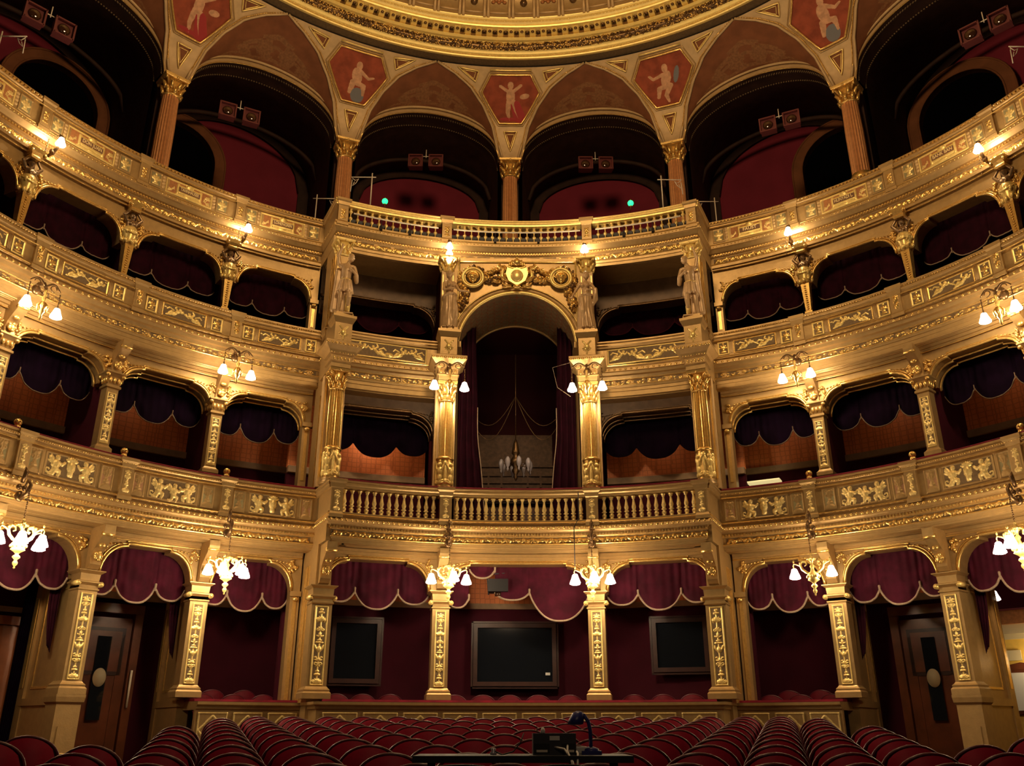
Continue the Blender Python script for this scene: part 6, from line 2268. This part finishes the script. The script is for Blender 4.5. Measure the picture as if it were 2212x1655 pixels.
sector(mb, 1, 43, 80, 12.38, 12.5, 1.84, 2.03, 1)
sector(mb, 1, 43, 80, 12.3, 12.5, 2.03, 2.30, 2)
sector(mb, 1, 43, 80, 12.0, 12.5, 2.3, 3.4, 3)
struct('wall_right', mb.mesh('corridor_wall', ['yellow', 'plaque', 'groundred', 'wallred']))
light('corridor_lamp_light', 'POINT', P(1, 50.5, 12.1, 1.3), 22, (1.0, 0.75, 0.4), .15)
mb = MB(); shade(mb, (0, 0, 0), .10)
tag(raw('corridor_lamp', mb.mesh('corridor_lamp', ['globesoft']), None, P(1, 49.7, 10.75, 2.36)), 'bright corridor lamp beyond the far right stalls pillar', 'lamp')
mb = MB()
mb.box((0, 0, 0), (.55, .05, .85), 0); mb.box((0, -.03, 0), (.42, .02, .72), 1)
mb.prism([(-.33, .42), (.33, .42), (.2, .52), (0, .56), (-.2, .52)], -.03, .03, 0)
o = raw('wall_mirror', mb.mesh('wall_mirror', ['wood', 'paperwhite']), None, P(1, 47.95, 12.42, .72), RZ(1, 48.25))
tag(o, 'pale framed notice with carved top on the yellow corridor wall', 'frame')
mb = MB(); mb.box((0, 0, 0), (.36, .03, .2), 0)
o = raw('wall_sign', mb.mesh('wall_sign', ['plaque']), None, P(1, 47.3, 12.44, 1.42), RZ(1, 47.9))
tag(o, 'small cream sign high on the yellow corridor wall', 'sign')

# a lit strip of ceiling seen in the first tier box just right of the centre block
mb = MB(); mb.box((0, 0, 0), (.75, .30, .03), 0)
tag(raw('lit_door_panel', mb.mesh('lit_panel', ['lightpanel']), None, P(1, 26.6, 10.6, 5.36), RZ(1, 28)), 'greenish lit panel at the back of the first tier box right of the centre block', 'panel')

# ------------------------------------------------------------------ seats
def seat_parts(lea='leather'):
    n = 16
    W = .272
    prof = [(-W, .0)] + [(W * math.cos(PI - PI * k / n), .29 + .215 * math.sin(PI * k / n)) for k in range(n + 1)] + [(W, .0)]
    z0 = .45

    def yb(x, z):
        return .05 * (z - .0) * 1.6 - .06 * (1 - (x / W) ** 2) + .03
    back = MB()
    m = 12
    vs = []
    for j in range(9):
        v = j / 8
        for i in range(m + 1):
            x = (-1 + 2 * i / m)
            zt_ = .29 + .215 * math.sqrt(max(0, 1 - x * x))
            xx = x * W * .96; zz = zt_ * v * .985
            bul = -.045 * (1 - x ** 4) * math.sin(PI * min(1, v * .98)) ** .5
            vs.append((xx, yb(xx, zz) + bul, z0 + zz))
    back.add(vs, [(j * (m + 1) + i, j * (m + 1) + i + 1, (j + 1) * (m + 1) + i + 1, (j + 1) * (m + 1) + i) for j in range(8) for i in range(m)], 0, True)
    rim = MB()
    rim.tube([(x, yb(x, z) + .02, z0 + z) for x, z in prof], .015, 8, 0)
    bk = [(x, yb(x, z) + .05, z0 + z) for x, z in prof]
    rim.add(bk, [tuple(range(len(bk) - 1, -1, -1))], 0, True)
    cush = MB()
    cush.box((0, -.20, .42), (.46, .42, .10), 0)
    cush.ell((0, -.20, .46), (.23, .21, .05), 0, 12, 6)
    arms = []
    for sg in (-1, 1):
        a = MB(); a.tube([(sg * .27, .06, .62), (sg * .275, -.12, .64), (sg * .275, -.34, .62), (sg * .275, -.38, .56)], .022, 7, 0)
        a.box((sg * .275, -.16, .32), (.035, .36, .62), 0)
        arms.append(a.mesh('armrest', ['seatwood']))
    return [('backrest', back.mesh('backrest', [lea])), ('rim', rim.mesh('rim', ['seatwood']), None, 'polished dark rim'), ('seat_cushion', cush.mesh('seat_cushion', [lea])), ('armrest', arms[0]), ('armrest', arms[1])]


SEAT = seat_parts()
BSEAT = seat_parts('leatherdim')
ORD = ['nearest', 'second', 'third', 'fourth', 'fifth', 'sixth', 'seventh', 'eighth', 'ninth', 'tenth', 'eleventh', 'twelfth', 'thirteenth', 'fourteenth', 'fifteenth', 'sixteenth', 'seventeenth', 'eighteenth', 'nineteenth', 'twentieth']
NUM = ['first'] + ORD[1:]
rows = 13


def top_z(y):
    return .043 * y - .447


n_rows = 11
for r in range(n_rows):
    y = 6.05 + .93 * r
    hw = 3.85 + (5.0 - 3.85) * (y - 6) / 9.0
    pitch = .565
    n = int(2 * hw / pitch)
    if (n + r) % 2:
        n -= 1
    xs = [-.05 + pitch * (k - (n - 1) / 2) for k in range(n)]
    for k, x in enumerate(xs):
        half = n / 2
        if k < half:
            pos = f'{NUM[k]} from the left end'
        else:
            pos = f'{NUM[n - 1 - k]} from the right end'
        yy = y - .018 * x * x * .6
        spawn('theatre_chair', SEAT, (x, yy, top_z(y) - .975), -.02 * x, f'red leather stalls seat, {pos} of the {ORD[r]} row', 'seat', 'red stalls seats')
for s, sn in SIDES:
    for r in range(4):
        y = 6.2 + .75 * r
        for k in range(2):
            x = s * (3.85 + .105 * (y - 6) + .42 + .565 * k)
            if abs(x) > .62 * y + .2:
                continue
            spawn('theatre_chair', SEAT, (x - .05, y, top_z(y) - .93), -.05 * x, f'red leather seat in the block beyond the {sn} aisle, {NUM[k]} from the aisle, {ORD[r]} row', 'seat', 'red side stalls seats')
BOX = [(0, -21.5, 'left'), (0, -18.4, 'left'), (0, -15.2, 'left'), (0, -7.6, 'middle'), (0, -4.2, 'middle'), (0, -1.0, 'middle'), (0, 2.4, 'middle'), (0, 6.2, 'middle'), (0, 13.8, 'right'), (0, 17.2, 'right'), (0, 20.6, 'right')]
cnt = {}
for s, th, nm in BOX:
    cnt[nm] = cnt.get(nm, 0) + 1
    spawn('theatre_chair', BSEAT, P(s, th, 9.75, -.30), RZ(s, th), f'red seat behind the parapet in the {nm} centre stalls box, {NUM[cnt[nm] - 1]} from its left', 'seat', 'centre box seats')
for s, sn in SIDES:
    for k, (th, R) in enumerate(((25.5, 9.65), (29.0, 9.65), (32.6, 9.65), (30.8, 10.15), (27.2, 10.15))):
        spawn('theatre_chair', BSEAT, P(s, th, R, -.30 + (.10 if R > 10 else 0)), RZ(s, th), f'red seat in the {sn} side stalls box, {"front" if R < 10 else "rear"} row, {NUM[k if k < 3 else k - 3]} from the corner pillar', 'seat', 'side box seats')

# ------------------------------------------------------------------ rehearsal desk in the stalls
ty = 5.25
tz = -.145
mb = MB(); mb.box((0, 0, 0), (1.17, .45, .035), 0)
top = mb.mesh('table_top', ['black'])
lg = []
for sx in (-.50, .50):
    m_ = MB(); m_.tube([(sx, .0, -.02), (sx, 0, -.95)], .022, 8, 0); m_.box((sx, 0, -.96), (.05, .42, .03), 0); m_.tube([(sx, -.12, -.02), (sx + .02, -.02, -.12)], .012, 6, 0)
    lg.append(('leg', m_.mesh('leg', ['iron'])))
spawn('rehearsal_desk', [('table_top', top)] + lg, (-.26, ty, tz), R_(-.3), 'long black rehearsal desk set across the nearest red seats', 'desk')
mb = MB()
mb.box((0, 0, .055), (.235, .16, .11), 0)
mb.box((0, -.083, .085), (.055, .004, .022), 1)
mb.box((-.07, -.085, .02), (.06, .01, .012), 2); mb.box((.08, -.085, .02), (.05, .01, .012), 2)
mb.box((-.07, -.083, .035), (.085, .006, .045), 3); mb.box((.075, -.083, .035), (.075, .006, .045), 3)
bx = mb.mesh('casing', ['greybox', 'paperwhite', 'whitebar', 'black'])
mb = MB(); mb.lathe([(.012, .11), (.012, .125), (.006, .14)], 8, 0, (-.06, 0, 0))
kn = mb.mesh('knob', ['white'])
mb = MB(); mb.tube([(0, -.085, .04), (.05, -.12, .03), (.07, -.15, -.0), (.085, -.24, -.03), (.10, -.26, -.12)], .006, 6, 0)
mb.tube([(.07, -.085, .05), (.065, -.13, .02), (.08, -.235, -.03), (.09, -.262, -.12)], .006, 6, 0)
spawn('intercom_box', [('casing', bx), ('knob', kn), ('cable', mb.mesh('cable', ['white']))], (-.085, ty, tz + .018), 0, 'charcoal intercom box with a small white label on the rehearsal desk', 'box')
mb = MB(); mb.box((0, 0, .02), (.085, .05, .04), 0); mb.box((0, -.027, .02), (.05, .008, .025), 0)
adp = mb.mesh('plug_body', ['white'])
mb = MB(); mb.tube([(-.02, -.03, .02), (-.025, -.2, .01), (-.03, -.24, -.04), (-.03, -.245, -.12)], .006, 6, 0)
spawn('power_adapter', [('plug_body', adp), ('cable', mb.mesh('cable', ['white']))], (.055, ty, tz + .018), 0, 'white power adapter with a cable beside the charcoal box on the desk', 'adapter')
mb = MB(); mb.box((0, 0, -.01), (.11, .10, .06), 0); mb.lathe([(.05, .0), (.045, .03), (.02, .04)], 14, 0)
lb = mb.mesh('clamp_base', ['blueplastic'])
mb = MB(); mb.tube([(0, 0, .03), (.0, 0, .12), (-.01, 0, .17), (-.035, 0, .205), (-.06, 0, .21)], .011, 8, 0)
la = mb.mesh('gooseneck', ['blueplastic'])
mb = MB(); mb.lathe([(.012, .045), (.03, .035), (.042, .0), (.045, -.03), (.03, -.035)], 14, 0); 
mb.v = [(x * 1.0 + z * .25 - .075, y, z * .9 + .185) for x, y, z in mb.v]
lh = mb.mesh('lamp_head', ['blueplastic'])
spawn('desk_lamp', [('clamp_base', lb), ('gooseneck', la), ('lamp_head', lh)], (.12, ty, tz + .018), 0, 'dark blue gooseneck desk lamp at the right end of the rehearsal desk', 'lamp')
mb = MB(); mb.lathe([(.018, 0), (.020, .01), (.01, .018), (.016, .03), (.006, .036)], 10, 0)
kx = mb.mesh('headset_joint', ['crystal'])
mb = MB(); mb.tube([(.0, 0, .02), (.05, -.02, .0), (.11, .03, .015), (.15, .04, .06), (.17, .06, .11)], .004, 6, 0)
spawn('microphone', [('mic_capsule', kx), ('mic_cable', mb.mesh('mic_cable', ['iron']))], (-.42, ty, tz + .018), 0, 'small silver microphone with black wire, left of the box on the desk', 'microphone')
# two swivel chair backs just under the desk
for x, nm in ((-.58, 'left'), (-.06, 'right')):
    mb = MB()
    mb.prism([(-.22, -.35)] + [(.22 * math.cos(PI - PI * k / 12), -.06 + .05 * math.sin(PI * k / 12)) for k in range(13)] + [(.22, -.35)], -.03, .03, 0)
    bk = mb.mesh('backrest', ['black'])
    mb = MB(); mb.tube([(0, .02, -.3), (0, .1, -.75), (0, 0, -1.0)], .03, 8, 0)
    spawn('office_chair', [('backrest', bk), ('post', mb.mesh('post', ['iron']))], (x, ty - .38, tz - .008), 0, f'black office chair backrest peeping up below the {nm} half of the desk', 'chair', 'office chairs at the desk')

# ------------------------------------------------------------------ gallery fittings
def spot_parts():
    br = MB(); br.tube([(0, 0, .28), (0, 0, 0)], .012, 6, 0); br.tube([(-.22, 0, .05), (.22, 0, .05)], .012, 6, 0)
    parts = [('hanging_bar', br.mesh('hanging_bar', ['whitebar']))]
    for sg in (-1, 1):
        h = MB()
        w_ = .19
        for (a, b, c_, d) in ((-w_, 0, .03, 2 * w_), (w_, 0, .03, 2 * w_)):
            h.box((sg * .29 + a, -.05, -.14), (.035, .09, 2 * w_ + .03), 0)
        for z in (-w_, w_):
            h.box((sg * .29, -.05, -.14 + z), (2 * w_, .09, .035), 0)
        h.box((sg * .29, .06, -.14), (2 * w_, .16, 2 * w_), 0)
        l = MB(); l.ell((sg * .29, -.03, -.14), (.13, .05, .13), 0, 14, 8)
        parts.append(('housing', h.mesh('housing', ['spotred']), [('lens', l.mesh('lens', ['lens']))]))
    return parts


SP = spot_parts()
for (x, y, z, rz, nm) in ((-2.56, 21.0, 15.25, 0, 'in the arch left of the middle column'), (2.30, 21.0, 15.22, 0, 'in the arch right of the middle column'), (-7.0, 18.1, 14.55, .45, 'in the far left arch'), (6.65, 18.1, 14.45, -.45, 'in the far right arch'), (-9.75, 14.2, 13.72, .8, 'in the outermost left arch'), (9.75, 14.2, 13.85, -.8, 'in the outermost right arch')):
    spawn('spotlight_pair', SP, (x, y, z), rz, f'pair of square red spotlights {nm} of the gallery', 'spotlight', 'gallery spotlights')
for x, nm in ((-3.62, 'left'), (3.20, 'right')):
    mb = MB(); mb.ell((0, 0, 0), .085, 0, 12, 8)
    gl = mb.mesh('glass_globe', ['greenlamp'])
    mb = MB(); mb.lathe([(.03, -.12), (.04, -.09), (.02, -.08)], 8, 0); mb.tube([(0, 0, .08), (0, 0, .12)], .02, 6, 0); mb.tube([(0, 0, -.12), (0, .1, -.16), (0, .16, -.16)], .012, 6, 0)
    spawn('green_lamp', [('glass_globe', gl), ('mount', mb.mesh('mount', ['gold']))], (x, 20.75, 13.62), 0, f'round green exit lamp in the gallery, {nm} one of the two', 'lamp', 'green gallery lamps')
# white iron stands beside the corner posts
def stand(sg):
    mb = MB()
    mb.tube([(0, 0, 0), (0, 0, 1.1)], .016, 6, 0)
    a = MB()
    a.tube([(-sg * .10, 0, .98), (sg * .52, 0, .98)], .013, 6, 0)
    f = MB()
    f.tube([(sg * .50, 0, .95), (sg * .42, 0, .88), (sg * .34, 0, .93), (sg * .40, 0, .80), (sg * .48, 0, .72), (sg * .44, 0, .84)], .010, 6, 0)
    f.tube([(sg * .50, 0, .9), (sg * .52, 0, .55)], .012, 6, 0)
    return [('post', mb.mesh('post', ['whitebar'])), ('arm', a.mesh('arm', ['whitebar'])), ('scroll', f.mesh('scroll', ['whitebar']))]


for (th, R, sg, z, nm) in ((-21.0, 10.25, -1, 12.05, 'inside the left corner post of the gallery balustrade'), (21.0, 10.25, 1, 12.05, 'inside the right corner post of the gallery balustrade')):
    spawn('iron_stand', stand(sg), P(0, th, R, z), 0, f'white iron stand {nm}', 'stand', 'white iron stands')
for s, sn in SIDES:
    spawn('iron_stand', stand(-s), P(s, 24.2, 10.3, 11.95), 0, f'white iron stand outside the {sn} corner post of the gallery balustrade', 'stand', 'white iron stands')
    spawn('iron_stand', stand(-s), P(s, 68.0, 10.3, 12.1), 0, f'white iron stand on the gallery at the {sn} picture edge', 'stand', 'white iron stands')
# white lighting bars in front of the gallery balustrade
for seg, nm, t0, t1 in (('CL', 'left', -23.6, -11.4), ('CM', 'middle', -9.2, 9.2), ('CR', 'right', 11.4, 23.6)):
    mb = MB(); mb.tube([P(0, t0 + (t1 - t0) * k / 10, 9.93, 11.66) for k in range(11)], .020, 8, 0)
    bar_ = mb.mesh('tube', ['whitebar'])
    mb = MB()
    for q in (.33, .67):
        th = t0 + (t1 - t0) * q
        mb.box(P(0, th, 9.95, 11.42), (.06, .08, .10), 0)
        mb.tube([P(0, th, 9.93, 11.45), P(0, th, 9.93, 11.64)], .010, 6, 0)
    spawn('lighting_bar', [('tube', bar_), ('clamp', mb.mesh('clamp', ['iron']))], (0, 0, 0), 0, f'white lighting bar clamped in front of the {nm} gallery balustrade section', 'bar', 'lighting bars')
# black lamp cord hanging from the first tier
mb = MB(); mb.tube([P(0, 8.3, 8.42, 4.55), P(0, 8.3, 8.38, 4.0), P(0, 7.6, 8.36, 3.8), P(0, 7.6, 8.36, 3.0)], .010, 6, 0)
cdm = mb.mesh('cord', ['iron'])
mb = MB(); c_ = P(0, 7.6, 8.36, 2.72); shade(mb, tuple(c_), .10)
spawn('hanging_lamp', [('cord', cdm), ('lamp_shade', mb.mesh('lit_glass', ['globe']))], (0, 0, 0), 0, 'lit lamp hanging alone on a black cord left of the right centre chandelier', 'lamp')
